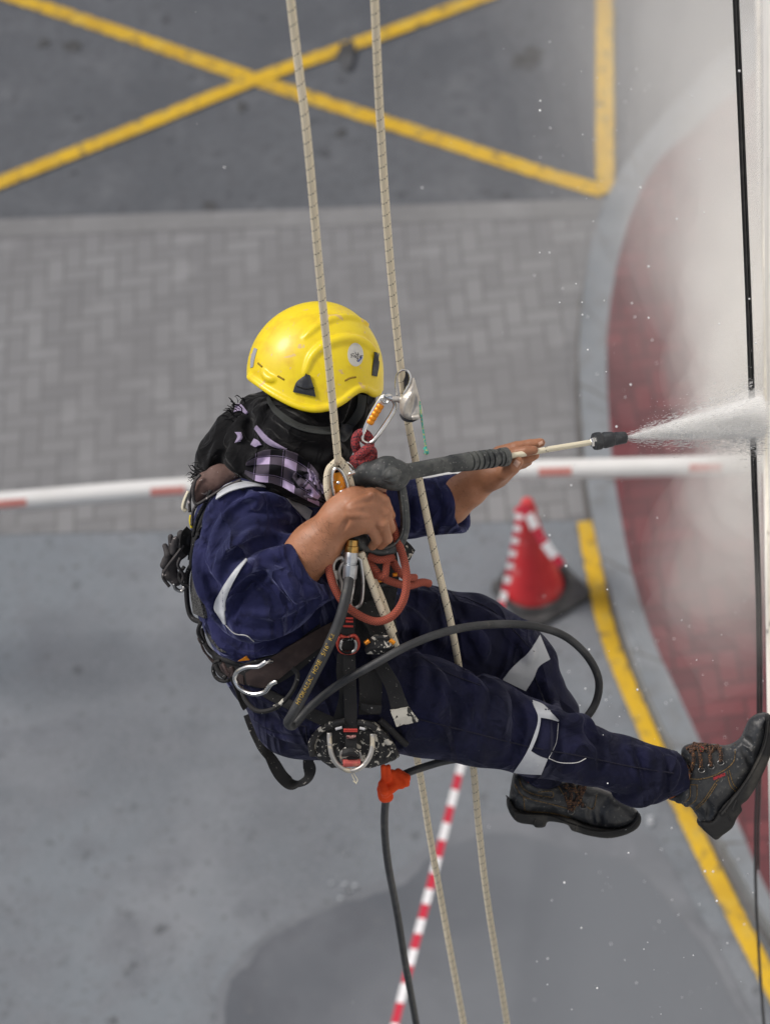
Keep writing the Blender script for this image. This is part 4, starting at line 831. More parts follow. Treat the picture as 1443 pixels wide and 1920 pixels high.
ring('ring', 655, 884, -.19, 9, 17, 3.2, alu, ds, rot=-25)
tube('handle', Ks([(648, 893, wd-.005), (656, 888, wd-.01), (665, 884, wd-.01)]), 4*PX, alu, ds, 10)

# red cord loops
crd = mat('red_sewn_cord', (.42, .085, .045), .85, extra=cord_marks)
rl = thing('cord_loop', V2W(K(700, 1170, -.2)), 'long red braided cord looping below the trigger guard', 'cord')
tube('loop', Ks([(716, 925, -.18), (730, 965, -.185), (744, 1010, -.20), (757, 1050, -.225), (762, 1085, -.245), (756, 1125, -.265), (735, 1155, -.275), (705, 1165, -.28), (672, 1153, -.28), (644, 1130, -.275), (624, 1095, -.265), (613, 1050, -.25), (610, 1010, -.235), (618, 985, -.2)], 10), 7.4*PX, crd, rl, 14)
tube('strand', Ks([(683, 1047, -.21), (700, 1065, -.22), (716, 1082, -.22), (738, 1092, -.2), (765, 1098, -.17), (790, 1092, -.14), (804, 1094, -.12)], 10), 7.4*PX, crd, rl, 14)
tube('strand', Ks([(728, 1040, -.2), (724, 1060, -.225), (720, 1080, -.235), (700, 1078, -.22)], 10), 6.6*PX, crd, rl, 14)
tube('strand', Ks([(736, 1052, -.2), (748, 1072, -.2), (762, 1082, -.18), (778, 1083, -.16)], 10), 7*PX, crd, rl, 14)
tube('strand', Ks([(690, 1043, -.22), (712, 1050, -.225), (738, 1045, -.21)], 10), 7*PX, crd, rl, 14)

# ------------------------------------------------------------ spray gun and lance
gunm = mat('worn_black_rubber', (.04, .045, .046), .55, bump=[(70, .3), (400, .2)], var=[(18, (.10, .105, .10), .42, .62), (60, (.02, .022, .025), .5, .7), (160, (.20, .20, .19), .62, .72)])
gun = thing('spray_lance', V2W(K(720, 930, -.2)), 'worn black pressure washer gun with cream lance held in both hands', 'spray gun')
gf = fbox(650, 850, 870, 1060, -.34, -.06, .0016)
FG = (np.array([0, 0, 1.]), .8)
def gc(pts, k=.01, flat=None): chain(gf, pts, k, flat)
gc([(655, 899, -.205, 8), (668, 896, -.20, 12), (688, 886, -.20, 19)], .008, FG); gc([(688, 886, -.20, 19), (722, 886, -.20, 28), (740, 890, -.195, 28), (762, 884, -.18, 15)], .006, FG)
gc([(718, 864, -.20, 5), (735, 860, -.195, 3)], .01)
gc([(735, 893, -.225, 16), (736, 896, -.226, 12)], .004)
gc([(690, 905, -.19, 12), (682, 960, -.195, 13), (672, 1012, -.205, 14)], .02, FG)
gc([(688, 1026, -.21, 10), (668, 1014, -.21, 14)], .012, FG)
gc([(664, 1012, -.215, 17), (676, 1018, -.215, 16)], .008, FG)
gf.op(cap(K(661, 1018, -.24), K(658, 1050, -.25), 10*PX, 10*PX), .003, 's')
gc([(704, 930, -.19, 5), (724, 962, -.185, 5), (716, 1000, -.19, 5)], .004)
fold(gf, [(722, 872), (748, 880), (742, 900), (718, 898), (722, 872)], 1.6, .2, .002)
V, Q = gf.mesh(); mk('gun_body', V2W(V), Q, gunm, gun)
tube('trigger_guard', Ks([(748, 896, -.19), (754, 925, -.19), (758, 955, -.192), (759, 985, -.196), (754, 1010, -.20), (741, 1027, -.205), (722, 1034, -.208), (702, 1032, -.21), (680, 1022, -.21)], 12), 8.6*PX, gunm, gun, 16, flatten=.8)
tube('guard_ridge', Ks([(749, 915, -.1995), (754, 955, -.2015), (755, 985, -.2055), (750, 1006, -.2095), (738, 1021, -.2145), (720, 1028, -.2175)], 12), 2.2*PX, gunm, gun, 8)
def seg_tube(name, stops, m, par=gun, seg=20):
    P = []; r = []
    for x, y, w_, rr_ in stops: P.append(K(x, y, w_)); r.append(rr_*PX)
    return edges_sharp(tube(name, np.array(P), np.array(r), m, par, seg), 35)
def lerp_stops(a, b, prof):
    return [(a[0]+(b[0]-a[0])*t, a[1]+(b[1]-a[1])*t, a[2]+(b[2]-a[2])*t, r) for t, r in prof]
seg_tube('barrel', lerp_stops((756, 886, -.185), (850, 868, -.10), [(0, 14), (.02, 16), (.1, 15), (1, 14.5)]), gunm)
pf = [(0, 15), (.03, 16.2), (.28, 17)]
for i in range(5): s = .32+i*.09; pf += [(s, 17.4), (s+.01, 14.2), (s+.022, 14.2), (s+.03, 17.6)]
pf += [(.79, 17), (.795, 13.8), (.83, 13.8), (.835, 16), (.87, 17), (.875, 14), (.89, 14), (.895, 17.6), (.985, 17.6), (1, 15.5)]
seg_tube('foregrip', lerp_stops((842, 870, -.107), (950, 856, -.01), pf), gunm, seg=28)
edges_sharp(tube('lance_tube', np.array([K(946, 857, -.012), K(1030, 842, .02), K(1116, 828, .055)]), 5.4*PX, whp, gun, 16))
seg_tube('nut', lerp_stops((1106, 830, .05), (1120, 827, .056), [(0, 8), (.1, 9), (.9, 9), (1, 8)]), alu, seg=6)
seg_tube('nozzle', lerp_stops((1112, 828, .052), (1173, 820, .078), [(0, 10), (.01, 15.5), (.06, 16.5), (.2, 16.5), (.24, 14.5), (.3, 14.5), (.33, 15.5), (.58, 14), (.6, 12.2), (.64, 12), (.66, 12.5), (.97, 11), (1, 9)]), blkp, seg=24)
seg_tube('coupling', lerp_stops((661, 1012, -.245), (659, 1036, -.25), [(0, 11), (.45, 11), (.5, 12.5), (.9, 12.5), (1, 11.5)]), brs, seg=18)
seg_tube('coupling', lerp_stops((659, 1034, -.25), (655, 1086, -.262), [(0, 11), (.04, 12), (.4, 12), (.42, 11), (.46, 11), (.48, 13.6), (.95, 12.8), (1, 11.5)]), mat('zinc', (.50, .52, .54), .35, .8, bump=(90, .2), var=[(70, (.3, .32, .34), .5, .75)]), seg=18)
tube('swivel', Ks([(644, 1012, -.235), (640, 1040, -.235), (643, 1060, -.23)]), 4.2*PX, alu, gun, 12)

# high pressure hose
hosm = mat('black_hose', (.026, .028, .031), .55, bump=[(50, .25)], var=[(18, (.05, .052, .055), .45, .7), (45, (.09, .085, .07), .62, .78)])
def hose_d(x, y, d): return A(x, y, d)
HA = [K(655, 1080, -.262), K(650, 1110, -.29), K(637, 1160, -.31), K(614, 1215, -.315), K(590, 1262, -.31), K(566, 1308, -.30), K(547, 1342, -.295)]
HB = [K(540, 1354, -.285), K(547, 1361, -.27), K(560, 1350, -.262), K(590, 1318, -.265), K(640, 1280, -.285), K(700, 1246, -.30), K(760, 1213, -.29), K(820, 1189, -.25), K(880, 1175, -.17), K(950, 1170, -.07), K(1010, 1176, -.03), K(1060, 1194, 0), K(1100, 1230, .02), K(1121, 1272, .03), K(1118, 1312, .03), K(1098, 1346, .02), K(1060, 1380, .01), K(1000, 1405, .01), K(930, 1418, .015), K(850, 1424, .03), K(795, 1438, .03), K(750, 1456, .02), K(730, 1480, .02)]
HD = [A(722, 1510, 6.50), A(721, 1560, 6.6), A(728, 1625, 6.74), A(744, 1710, 6.92), A(762, 1820, 7.15), A(780, 1920, 7.38), A(830, 2200, 8.0)]
HP = spl(HA+HB+HD, 12); L_ = len(HP); rad = np.full(L_, 7.6*PX); rad[:96] = 9.6*PX; rad[60:110] = np.linspace(9.6, 7.8, 50)*PX
hose = thing('pressure_hose', V2W(HP[90]), 'black rubber pressure hose with yellow lettering curling round the legs of the man', 'hose')
tube('hose_tube', HP, rad, hosm, hose, 16)
# lettering printed along the hose
def wrap_text(txt, size, P, r0, s0, ang0, m, par):
    cu = bpy.data.curves.new('lettering', 'FONT'); cu.body = txt; cu.size = size; cu.resolution_u = 3; o = bpy.data.objects.new('tmp', cu); sc.collection.objects.link(o)
    me = bpy.data.meshes.new_from_object(o.evaluated_get(bpy.context.evaluated_depsgraph_get())); bpy.data.objects.remove(o)
    import bmesh
    bm = bmesh.new(); bm.from_mesh(me); bmesh.ops.triangulate(bm, faces=bm.faces[:])
    for _ in range(4): bmesh.ops.subdivide_edges(bm, edges=[e for e in bm.edges if e.calc_length() > .0022], cuts=1); bmesh.ops.triangulate(bm, faces=bm.faces[:])
    bm.to_mesh(me); bm.free()
    V = np.array([v.co[:] for v in me.vertices]); Fc = [list(p.vertices) for p in me.polygons]; bpy.data.meshes.remove(me)
    s = np.concatenate([[0], np.cumsum(np.linalg.norm(np.diff(P, axis=0), axis=1))]); out = []
    T = np.gradient(P, axis=0); T /= np.linalg.norm(T, axis=1)[:, None]
    for x, y, _ in V:
        q = s0+x; c = np.array([np.interp(q, s, P[:, i]) for i in range(3)]); t = np.array([np.interp(q, s, T[:, i]) for i in range(3)]); t /= np.linalg.norm(t)
        u = np.array([0, 0, -1.])-t*t[2]*-1; u /= np.linalg.norm(u); v = np.cross(t, u)
        if v[1] < 0 and False: v = -v
        a = ang0+(y-size*.35)/r0; out.append(c+(u*math.cos(a)-v*math.sin(a)*WS)*r0*1.045)
    return mk('lettering', V2W(np.array(out)), Fc, m, par, smooth=False)
WS = 1
ylt = mat('yellow_print', (.55, .36, .06), .7, var=[(250, (.15, .10, .04), .52, .62)])
PT = HP[:84][::-1]
wrap_text('HYDRAULIC  HOSE   5/16"  K2', .0135, PT, 9.7*PX, .055, .25, ylt, hose)

# orange tie on the hose
ora = mat('orange_fleece', (.80, .075, .01), .95, bump=[(300, .3), (50, .4)], var=[(30, (.65, .05, .01), .5, .7)], sheen=.3)
of = fbox(690, 1420, 780, 1515, -.10, .14, .0022)
chain(of, [(718, 1437, -.02, 5), (720, 1462, 0, 6), (724, 1478, .01, 8)], .004); chain(of, [(728, 1437, -.02, 4.5), (728, 1462, -.005, 6)], .004)
chain(of, [(722, 1468, .01, 11), (742, 1462, .01, 12), (759, 1463, .01, 9)], .008); chain(of, [(716, 1480, .01, 10), (722, 1492, .01, 12), (728, 1494, .012, 9)], .01); chain(of, [(740, 1474, -.005, 9), (722, 1488, -.01, 9)], .004)
chain(of, [(735, 1450, 0, 8), (752, 1472, -.004, 8)], .004); chain(of, [(746, 1447, .008, 7), (762, 1458, .0, 7), (762, 1470, .0, 6)], .004)
chain(of, [(716, 1470, -.01, 8), (720, 1484, -.02, 8)], .004)
V, Q = of.mesh(); tag(mk('cloth_tie', V2W(V), Q, ora), 'bright orange cloth tied in a knot round the black hose', 'tie')

# ------------------------------------------------------------ harness
web = mat('black_webbing', (.016, .016, .017), .85, extra=webbing, speck=(140, .69, (.35, .33, .3)))
webp = mat('paint_spattered_black', (.014, .014, .015), .75, bump=[(90, .5)], var=[(40, (.03, .03, .03), .5, .7)], speck=[(55, .60, (.55, .52, .45)), (120, .64, (.5, .48, .42))])
brn = mat('brown_webbing', (.050, .032, .030), .85, extra=webbing, bump=None, var=[(40, (.075, .05, .045), .5, .7)])
pnt = mat('white_painted_end', (.50, .48, .42), .8, bump=(60, .6), speck=[(45, .52, (.02, .02, .02))])
rubp = mat('black_padding', (.012, .012, .013), .8, bump=(300, .3), speck=(160, .68, (.3, .3, .3)))
meshm = mat('grey_mesh_padding', (.09, .09, .09), .9, var=[(330, (.01, .01, .01), .48, .54)])
redb = mat('red_anodised', (.45, .06, .04), .4, .3, bump=(70, .3), speck=(70, .63, (.12, .03, .03)))
redt = mat('red_stitching', (.50, .05, .04), .8, bump=(200, .5))
hn = thing('climbing_harness', V2W(K(600, 1300, -.1)), 'black and brown rope access harness strapped round the waist and thighs of the man', 'harness')
def hp(name, Aa, Bb, m, off=.006, thick=.003, fl=cov, par=hn, **kw): return patch(name, fl, Aa, Bb, m, par, off, thick, **kw)
def ht_(name, pts, r, m, off=.006, par=hn, seg=10, fl=cov): return tube(name, surfpts(fl, pts, off, 10), r*PX, m, par, seg)
hp('waist_pad', [(380, 1190), (400, 1220), (440, 1243), (480, 1243), (540, 1215), (600, 1170)], [(404, 1246), (420, 1262), (450, 1280), (500, 1290), (560, 1258), (612, 1212)], rubp, .004, .004, n_=40)
hp('waist_belt', [(460, 1262), (480, 1250), (540, 1214), (600, 1178), (640, 1158)], [(462, 1283), (500, 1288), (550, 1252), (604, 1212), (642, 1190)], brn, .012, .003, n_=40, uvs_=(.25, 1))
hp('waist_belt', [(372, 1195), (385, 1222), (420, 1250), (455, 1268)], [(378, 1215), (395, 1240), (425, 1268), (458, 1285)], brn, .008, .003, uvs_=(.15, 1))
ht_('pad_edge', [(378, 1178), (384, 1205), (400, 1226), (432, 1240), (470, 1243), (520, 1226)], 4.5, rubp, .004)
hp('mesh_padding', [(384, 1180), (392, 1200), (412, 1222)], [(398, 1200), (408, 1214), (424, 1224)], meshm, .004, .002)
patch('label', cov, [(446, 1240), (458, 1232)], [(468, 1238), (462, 1230)], org, hn, .012, .001, 6, 3)
tube('side_ring', Ks([(510, 1240, -.215), (500, 1240, -.225), (485, 1249, -.22), (462, 1251, -.205), (445, 1260, -.19), (441, 1275, -.185), (452, 1292, -.195), (474, 1301, -.21), (496, 1297, -.22), (508, 1283, -.235), (519, 1277, -.24)], 10), 4.6*PX, alu, hn, 12)
tube('gear_loop', Ks([(413, 1238, -.1), (403, 1243, -.09), (400, 1258, -.085), (406, 1271, -.09), (418, 1277, -.10), (430, 1275, -.12)], 8), 3.8*PX, rubp, hn, 10)
tube('gear_loop', Ks([(453, 1290, -.15), (460, 1312, -.19), (478, 1331, -.22), (500, 1333, -.235), (525, 1322, -.25), (545, 1300, -.26), (556, 1278, -.255), (557, 1262, -.245), (548, 1252, -.24)], 8), 4.4*PX, rubp, hn, 10)
tube('loop_scuff', Ks([(515, 1326, -.2445), (525, 1321, -.2505), (533, 1313, -.2545)], 8), 4.7*PX, pnt, hn, 10)
for pts in ([(434, 1250), (438, 1262), (432, 1272)], [(418, 1244), (428, 1262), (440, 1280)], [(430, 1262), (442, 1285), (450, 1300)], [(450, 1296), (456, 1308), (460, 1318)]): ht_('strap_keeper', pts, 4.5, mat('dark_brown_plastic', (.05, .03, .028), .6, bump=(80, .4)), .008)
hp('leg_strap', [(500, 1292), (540, 1310), (600, 1335), (640, 1350)], [(492, 1306), (535, 1328), (590, 1355), (632, 1372)], web, .006, .003, n_=30, uvs_=(.2, 1))
# central uprights, buckles
def fp(name, Aa, Bb, w_, m, thick=.003, par=hn, **kw): return patch(name, None, Aa, Bb, m, par, w=w_, thick=thick, **kw)
def g3(pts): return [(x, y, w_) for x, y, w_ in pts]
fp('front_panel', g3([(620, 1000, -.15), (618, 1080, -.165), (650, 1160, -.185), (690, 1220, -.20)]), g3([(740, 1010, -.11), (748, 1080, -.12), (740, 1140, -.14), (750, 1215, -.165)]), 0, mat('dark_gear_cloth', (.010, .010, .012), .85, bump=[(60, .8), (25, 1.)], speck=[(85, .70, (.3, .3, .28))]), n_=24, m_=16)
fp('upright_strap', g3([(646, 1138, -.262), (640, 1180, -.268), (641, 1196, -.27)]), g3([(668, 1140, -.262), (665, 1180, -.268), (665, 1196, -.27)]), 0, web, uvs_=(.06, 1))
for y in (1159, 1165, 1174): tube('red_bartack', Ks([(643 if y > 1170 else 648, y, -.2685), (662, y+.5, -.2685)]), 1.9*PX, redt, hn, 8)
bk = seg_tube  # buckle: red frame round a silver bar
tube('buckle', Ks([(637, 1192, -.272), (633, 1205, -.272), (638, 1220, -.272), (650, 1224, -.275), (664, 1222, -.272), (671, 1212, -.272), (671, 1202, -.272), (664, 1192, -.272), (650, 1196, -.272), (637, 1192, -.272)], 6), 3.6*PX, redb, hn, 10)
tube('buckle_bar', Ks([(640, 1203, -.279), (646, 1199, -.279), (660, 1199, -.279), (667, 1205, -.279), (666, 1217, -.279), (658, 1223, -.279), (646, 1223, -.279), (638, 1216, -.279), (640, 1203, -.279)], 6), 2.9*PX, mat('scratched_steel', (.4, .4, .4), .4, .9, bump=(80, .4), speck=(50, .52, (.02, .02, .02))), hn, 10)
fp('upright_strap', g3([(642, 1200, -.272), (642, 1220, -.272)]), g3([(664, 1200, -.272), (664, 1220, -.272)]), 0, web, thick=.003, uvs_=(.03, 1), n_=6)
fp('upright_strap', g3([(643, 1222, -.27), (643, 1260, -.272), (645, 1320, -.275), (646, 1375, -.28), (646, 1405, -.285)]), g3([(666, 1222, -.27), (667, 1260, -.272), (669, 1320, -.275), (669, 1375, -.28), (669, 1405, -.285)]), 0, web, uvs_=(.2, 1))
fp('loose_strap', g3([(632, 1226, -.262), (630, 1260, -.262), (636, 1300, -.262), (630, 1330, -.262), (622, 1356, -.262)]), g3([(645, 1226, -.264), (648, 1260, -.262), (644, 1300, -.262), (645, 1330, -.262), (645, 1352, -.262)]), 0, web, uvs_=(.14, 1))
fp('centre_panel', g3([(672, 1262, -.245), (674, 1300, -.25), (672, 1340, -.255)]), g3([(716, 1258, -.235), (716, 1300, -.235), (713, 1340, -.24)]), 0, web, uvs_=(.1, 1), n_=16)
fp('centre_panel', g3([(676, 1318, -.262), (695, 1322, -.262), (716, 1322, -.255)]), g3([(676, 1330, -.262), (695, 1338, -.262), (714, 1337, -.255)]), 0, rubp, n_=10)
for f in ([(676, 1258), (690, 1252), (700, 1262), (712, 1258)],): ht_('crumpled_strap', f, 6, rubp, .02)
fp('thigh_strap', g3([(700, 1250, -.25), (722, 1290, -.265), (733, 1330, -.275), (742, 1362, -.28)]), g3([(724, 1240, -.25), (748, 1280, -.265), (765, 1322, -.275), (784, 1350, -.28)]), 0, web, uvs_=(.12, 1), thick=.004)
fp('painted_strap_end', g3([(731, 1332, -.283), (738, 1350, -.286), (743, 1363, -.284)]), g3([(765, 1326, -.283), (776, 1340, -.286), (785, 1353, -.284)]), 0, pnt, thick=.007)
# front plastic buckle with orange tabs
bf = fbox(670, 1175, 755, 1245, -.36, -.2, .0016)
bf.op(poly_sdf([(687, 1226), (683, 1218), (690, 1206), (694, 1196), (702, 1190), (728, 1191), (734, 1200), (740, 1212), (741, 1222), (736, 1228)], -.275, .012, .007), 0)
fold(bf, [(690, 1216), (714, 1213), (736, 1216)], 3, .4, .004); fold(bf, [(698, 1204), (714, 1202), (730, 1205)], 3, .3, .004, 's')
V, Q = bf.mesh(); mk('front_buckle', V2W(V), Q, webp, hn)
for a, b in (((684, 1206), (692, 1201)), ((739, 1206), (731, 1200))): tube('release_tab', Ks([(*a, -.290), (*b, -.290)]), 4.2*PX, org, hn, 10)
fp('upright_strap', g3([(660, 1135, -.20), (680, 1165, -.225), (696, 1192, -.265)]), g3([(712, 1122, -.16), (722, 1160, -.175), (722, 1192, -.255)]), 0, rubp, n_=14)
tube('plastic_bar', Ks([(708, 1097, -.20), (725, 1093, -.195), (742, 1098, -.19)]), 6*PX, blkp, hn, 12)
for a in ((697, 1079), (712, 1088), (740, 1077)): tube('yellow_mark', Ks([(a[0]-4, a[1]+1, -.215), (a[0]+4, a[1], -.213)]), 3.6*PX, org, hn, 8)
fp('stiff_label', g3([(748, 1018, -.15), (752, 1040, -.15), (764, 1058, -.15)]), g3([(760, 1013, -.15), (770, 1022, -.15), (778, 1032, -.15)]), 0, webp, thick=.002, n_=10)
# steel connectors hanging on the front
carabiner('long steel carabiner hanging behind the hose coupling', [(676, 1050), (680, 1080), (680, 1110), (676, 1132), (664, 1140), (657, 1132), (662, 1100), (664, 1060), (668, 1046)], -.25, 3.4, stl, ((662, 1066), (661, 1100)), stl, slv_r=3.6)
carabiner('small worn carabiner to the left of the hose coupling', [(640, 1045), (630, 1050), (625, 1062), (627, 1080), (632, 1100), (638, 1112), (640, 1095), (636, 1075), (640, 1060), (646, 1052)], -.25, 3.0, alud, ((627, 1070), (630, 1086)), alud, slv_r=4.2)
tube('orange_pin', Ks([(625, 1018, -.23), (625, 1032, -.23)]), 1.6*PX, org, hn, 8)
# padded seat bracket with D ring under the front
sf = fbox(570, 1330, 770, 1455, -.40, -.10, .0026)
sf.op(poly_sdf([(584, 1412), (586, 1390), (600, 1366), (625, 1352), (660, 1348), (700, 1352), (722, 1368), (738, 1392), (747, 1412), (742, 1424), (722, 1432), (695, 1440), (660, 1436), (622, 1440), (605, 1428)], -.235, .035, .03), 0)
for x in (610, 625, 640): fold(sf, [(x-6, 1385), (x-10, 1410), (x-4, 1432)], 3, .4, .004, 's')
for x in (700, 715, 728): fold(sf, [(x-4, 1380), (x+4, 1405), (x+2, 1430)], 3, .4, .004, 's')
V, Q = sf.mesh(); mk('leg_pad', V2W(V), Q, webp, hn)
tube('pad_edge', Ks([(586, 1416, -.262), (584, 1394, -.268), (598, 1372, -.272), (622, 1358, -.276), (646, 1352, -.276)], 8), 6.2*PX, webp, hn, 10)
tube('pad_edge', Ks([(670, 1354, -.274), (694, 1360, -.274), (716, 1378, -.27), (734, 1400, -.262), (743, 1418, -.252)], 8), 6.2*PX, webp, hn, 10)
tube('pad_edge', Ks([(712, 1350, -.25), (732, 1368, -.25), (752, 1388, -.24), (762, 1396, -.235)], 8), 6*PX, rubp, hn, 10)
dr = mat('paint_chipped_ring', (.42, .41, .39), .4, .6, bump=(60, .5), speck=[(40, .56, (.62, .56, .44))])
tube('d_ring', Ks([(617, 1374, -.285), (618, 1392, -.292), (622, 1415, -.298), (634, 1435, -.30), (655, 1445, -.30), (676, 1439, -.30), (692, 1420, -.298), (698, 1398, -.292), (698, 1376, -.285)], 10), 4.6*PX, dr, hn, 12)
fp('upright_strap', g3([(646, 1370, -.292), (648, 1400, -.298), (650, 1424, -.297)]), g3([(669, 1370, -.292), (669, 1400, -.298), (670, 1424, -.297)]), 0, web, uvs_=(.08, 1))
ring('small_ring', 657, 1418, -.289, 19, 17, 2.4, dr, hn)
tube('strap_roll', Ks([(644, 1412, -.296), (658, 1409, -.299), (671, 1412, -.296)]), 8*PX, webp, hn, 12)
tube('red_end', Ks([(643, 1431, -.295), (676, 1430, -.295)]), 7*PX, mat('faded_red_webbing', (.45, .09, .08), .85, bump=(150, .5), var=[(60, (.55, .2, .14), .5, .7)]), hn, 12)
for y in (1368, 1371): tube('red_bartack', Ks([(644, y, -.2955), (670, y, -.2955)]), 1.8*PX, redt, hn, 8)
tube('red_bartack', Ks([(650, 1382, -.297), (667, 1381, -.297)]), 3*PX, mat('speckled_bartack', (.42, .22, .2), .9, speck=(200, .5, (.1, .03, .03))), hn, 8)
for pts in ([(629, 1367), (641, 1364)], [(674, 1365), (684, 1367)]): tube('white_tag', Ks([(*pts[0], -.285), (*pts[1], -.286)]), 2.6*PX, mat('white_plastic', (.6, .6, .62), .5), hn, 8)
tube('loose_thread', Ks([(658, 1440, -.30), (664, 1452, -.30), (670, 1462, -.30), (667, 1468, -.30), (662, 1464, -.30)]), .9*PX, whp, hn, 6)
tube('loose_thread', Ks([(659, 1452, -.30), (664, 1462, -.30), (668, 1470, -.30)]), .9*PX, whp, hn, 6)
# dangling strap behind the seat
def ribbon(name, pts, m, par, w1, tw):
    C_ = spl([K(x, y, w_) for x, y, w_ in pts], 12); n_ = len(C_); T = np.gradient(C_, axis=0); T /= np.linalg.norm(T, axis=1)[:, None]
    a = np.interp(np.linspace(0, 1, n_), np.linspace(0, 1, len(tw)), tw); side = np.cross(T, [0, 0, 1.]); side /= np.linalg.norm(side, axis=1)[:, None]; nn = np.cross(side, T)
    s = side*np.cos(a)[:, None]+nn*np.sin(a)[:, None]; t = np.linspace(-1, 1, 5)[None, :, None]
    return slab(name, C_[:, None]+s[:, None]*w1*t, m, par, .002, (.3, 1))
ribbon('dangling_strap', [(468, 1338, .0), (478, 1365, -.01), (492, 1395, -.02), (510, 1425, -.02), (528, 1455, -.01), (548, 1470, .0), (572, 1463, .0), (580, 1445, .0), (578, 1425, 0), (584, 1408, 0)], web, hn, .0145, [.1, .3, .0, .9, .2, .1, 1.2, .9, .2, .8, .2])
# back: shoulder strap, pad, hook
fp('shoulder_strap', g3([(430, 902, -.10), (396, 925, -.07), (372, 960, -.05), (356, 1010, -.03), (352, 1050, -.02)]), g3([(455, 912, -.19), (418, 935, -.17), (392, 965, -.15), (366, 1010, -.10), (360, 1050, -.08)]), 0, rubp, thick=.008, n_=24, m_=6)
tube('back_pad_edge', Ks([(360, 1058, -.03), (352, 1075, -.02), (350, 1105, -.02), (353, 1140, -.02), (362, 1160, -.03), (384, 1168, -.07)]), 5*PX, rubp, hn, 10)
fp('back_pad', g3([(360, 1062, -.05), (356, 1100, -.05), (362, 1150, -.05)]), g3([(372, 1070, -.10), (372, 1110, -.10), (384, 1160, -.11)]), 0, meshm, thick=.01, n_=14)
tube('cream_hook', Ks([(354, 922, -.03), (347, 938, -.03), (344, 952, -.03), (349, 958, -.03)]), 4.2*PX, whp, hn, 10)
tube('yellow_tab', Ks([(358, 966, -.06), (357, 978, -.06), (360, 990, -.06)]), 2.6*PX, mat('yellow_tape', (.7, .55, .02), .6), hn, 8)
for pts, r_ in (([(372, 1000, -.12), (362, 1030, -.10), (358, 1064, -.08)], 4.5), ([(346, 1062, -.04), (336, 1078, -.05), (342, 1094, -.06), (354, 1100, -.06)], 3.6), ([(376, 1168, -.10), (372, 1186, -.08), (382, 1206, -.08)], 4), ([(404, 1246, -.13), (412, 1262, -.14), (424, 1272, -.15)], 5), ([(395, 920, -.14), (384, 946, -.13), (370, 975, -.11), (362, 1005, -.09)], 3.6)): tube('strap_edge', Ks(pts), r_*PX, rubp, hn, 10)
ribbon('loose_webbing', [(356, 992, -.05), (346, 1004, -.06), (344, 1022, -.06), (354, 1036, -.05)], web, hn, .009, [.2, .9, .3])
ribbon('loose_webbing', [(436, 1268, -.16), (446, 1290, -.16), (452, 1312, -.15), (462, 1328, -.12)], web, hn, .008, [.2, .6, 1.1, .3])
# leather gloves clipped at the back
glm = mat('brown_leather', (.13, .075, .062), .75, bump=[(60, .5), (200, .3)], var=[(22, (.07, .045, .04), .45, .7)], speck=[(60, .63, (.42, .34, .31))])
gld = mat('dark_glove_leather', (.035, .032, .033), .7, bump=[(60, .5)], var=[(25, (.07, .06, .06), .45, .7)], speck=[(70, .66, (.4, .36, .35))])
def glove(label, body, fingers, trims, w_, m=glm):
    t = thing('work_glove', V2W(K(*body[0][:2], w_)), label, 'glove', 'work gloves clipped to the harness')
    f = fbox(290, 850, 470, 1110, w_-.10, w_+.10, .0022)
    for a, b in zip(body[:-1], body[1:]): f.op(cap(K(a[0], a[1], w_), K(b[0], b[1], w_), a[2]*PX, b[2]*PX, (np.array([0, 0, 1.]), .7)), .008)
    displace(f, .001, 160, 33)
    V, Q = f.mesh(); mk('palm', V2W(V), Q, m, t)
    for fi in fingers:
        g_ = fbox(min(p[0] for p in fi)-18, min(p[1] for p in fi)-18, max(p[0] for p in fi)+18, max(p[1] for p in fi)+18, w_-.10, w_+.08, .0018)
        for a, b in zip(fi[:-1], fi[1:]): g_.op(cap(K(a[0], a[1], w_+a[3]), K(b[0], b[1], w_+b[3]), a[2]*PX, b[2]*PX), .003)
        displace(g_, .0008, 200, 35); V, Q = g_.mesh(); mk('glove_finger', V2W(V), Q, m if fi[0][2] > 6 else gld, t)
    for tr in trims: tube('trim', Ks([(x, y, w_+z) for x, y, z in tr]), 3*PX, gld, t, 8)
glove('brown leather glove with white scuffs tucked under the shoulder strap', [(438, 886, 16), (412, 896, 24), (388, 908, 22), (374, 924, 14), (370, 940, 8)], [], [[(366, 900, -.03), (362, 925, -.03), (368, 945, -.035), (388, 935, -.04), (420, 915, -.05), (452, 900, -.05)], [(376, 890, -.02), (364, 905, -.02), (356, 935, -.01), (356, 960, -.01)], [(370, 945, -.03), (362, 960, -.02), (360, 985, -.02)]], -.10)
glove('dark leather glove curled outwards at the small of the back', [(352, 1030, 10), (335, 1034, 14), (322, 1052, 14), (318, 1074, 13), (330, 1088, 10), (345, 1080, 7)], [[(352, 1000, 9, -.02), (350, 1018, 9, -.02)], [(340, 1002, 8, -.03), (337, 1022, 8, -.03)], [(330, 1012, 7, -.035), (326, 1034, 8, -.03)], [(320, 1006, 5, -.02), (322, 1028, 6, -.02)], [(310, 1024, 5.5, -.01), (316, 1040, 7, -.02), (308, 1060, 8, -.02)]], [[(345, 1022, -.04), (330, 1042, -.045), (312, 1066, -.04), (306, 1082, -.03), (318, 1100, -.03)], [(338, 1046, -.05), (334, 1060, -.05), (344, 1078, -.045), (342, 1090, -.04)]], -.02, gld)
tube('glove_clip', Ks([(326, 1094, -.05), (330, 1104, -.05), (340, 1108, -.05), (346, 1100, -.05)]), 3.6*PX, stl, hn, 10)

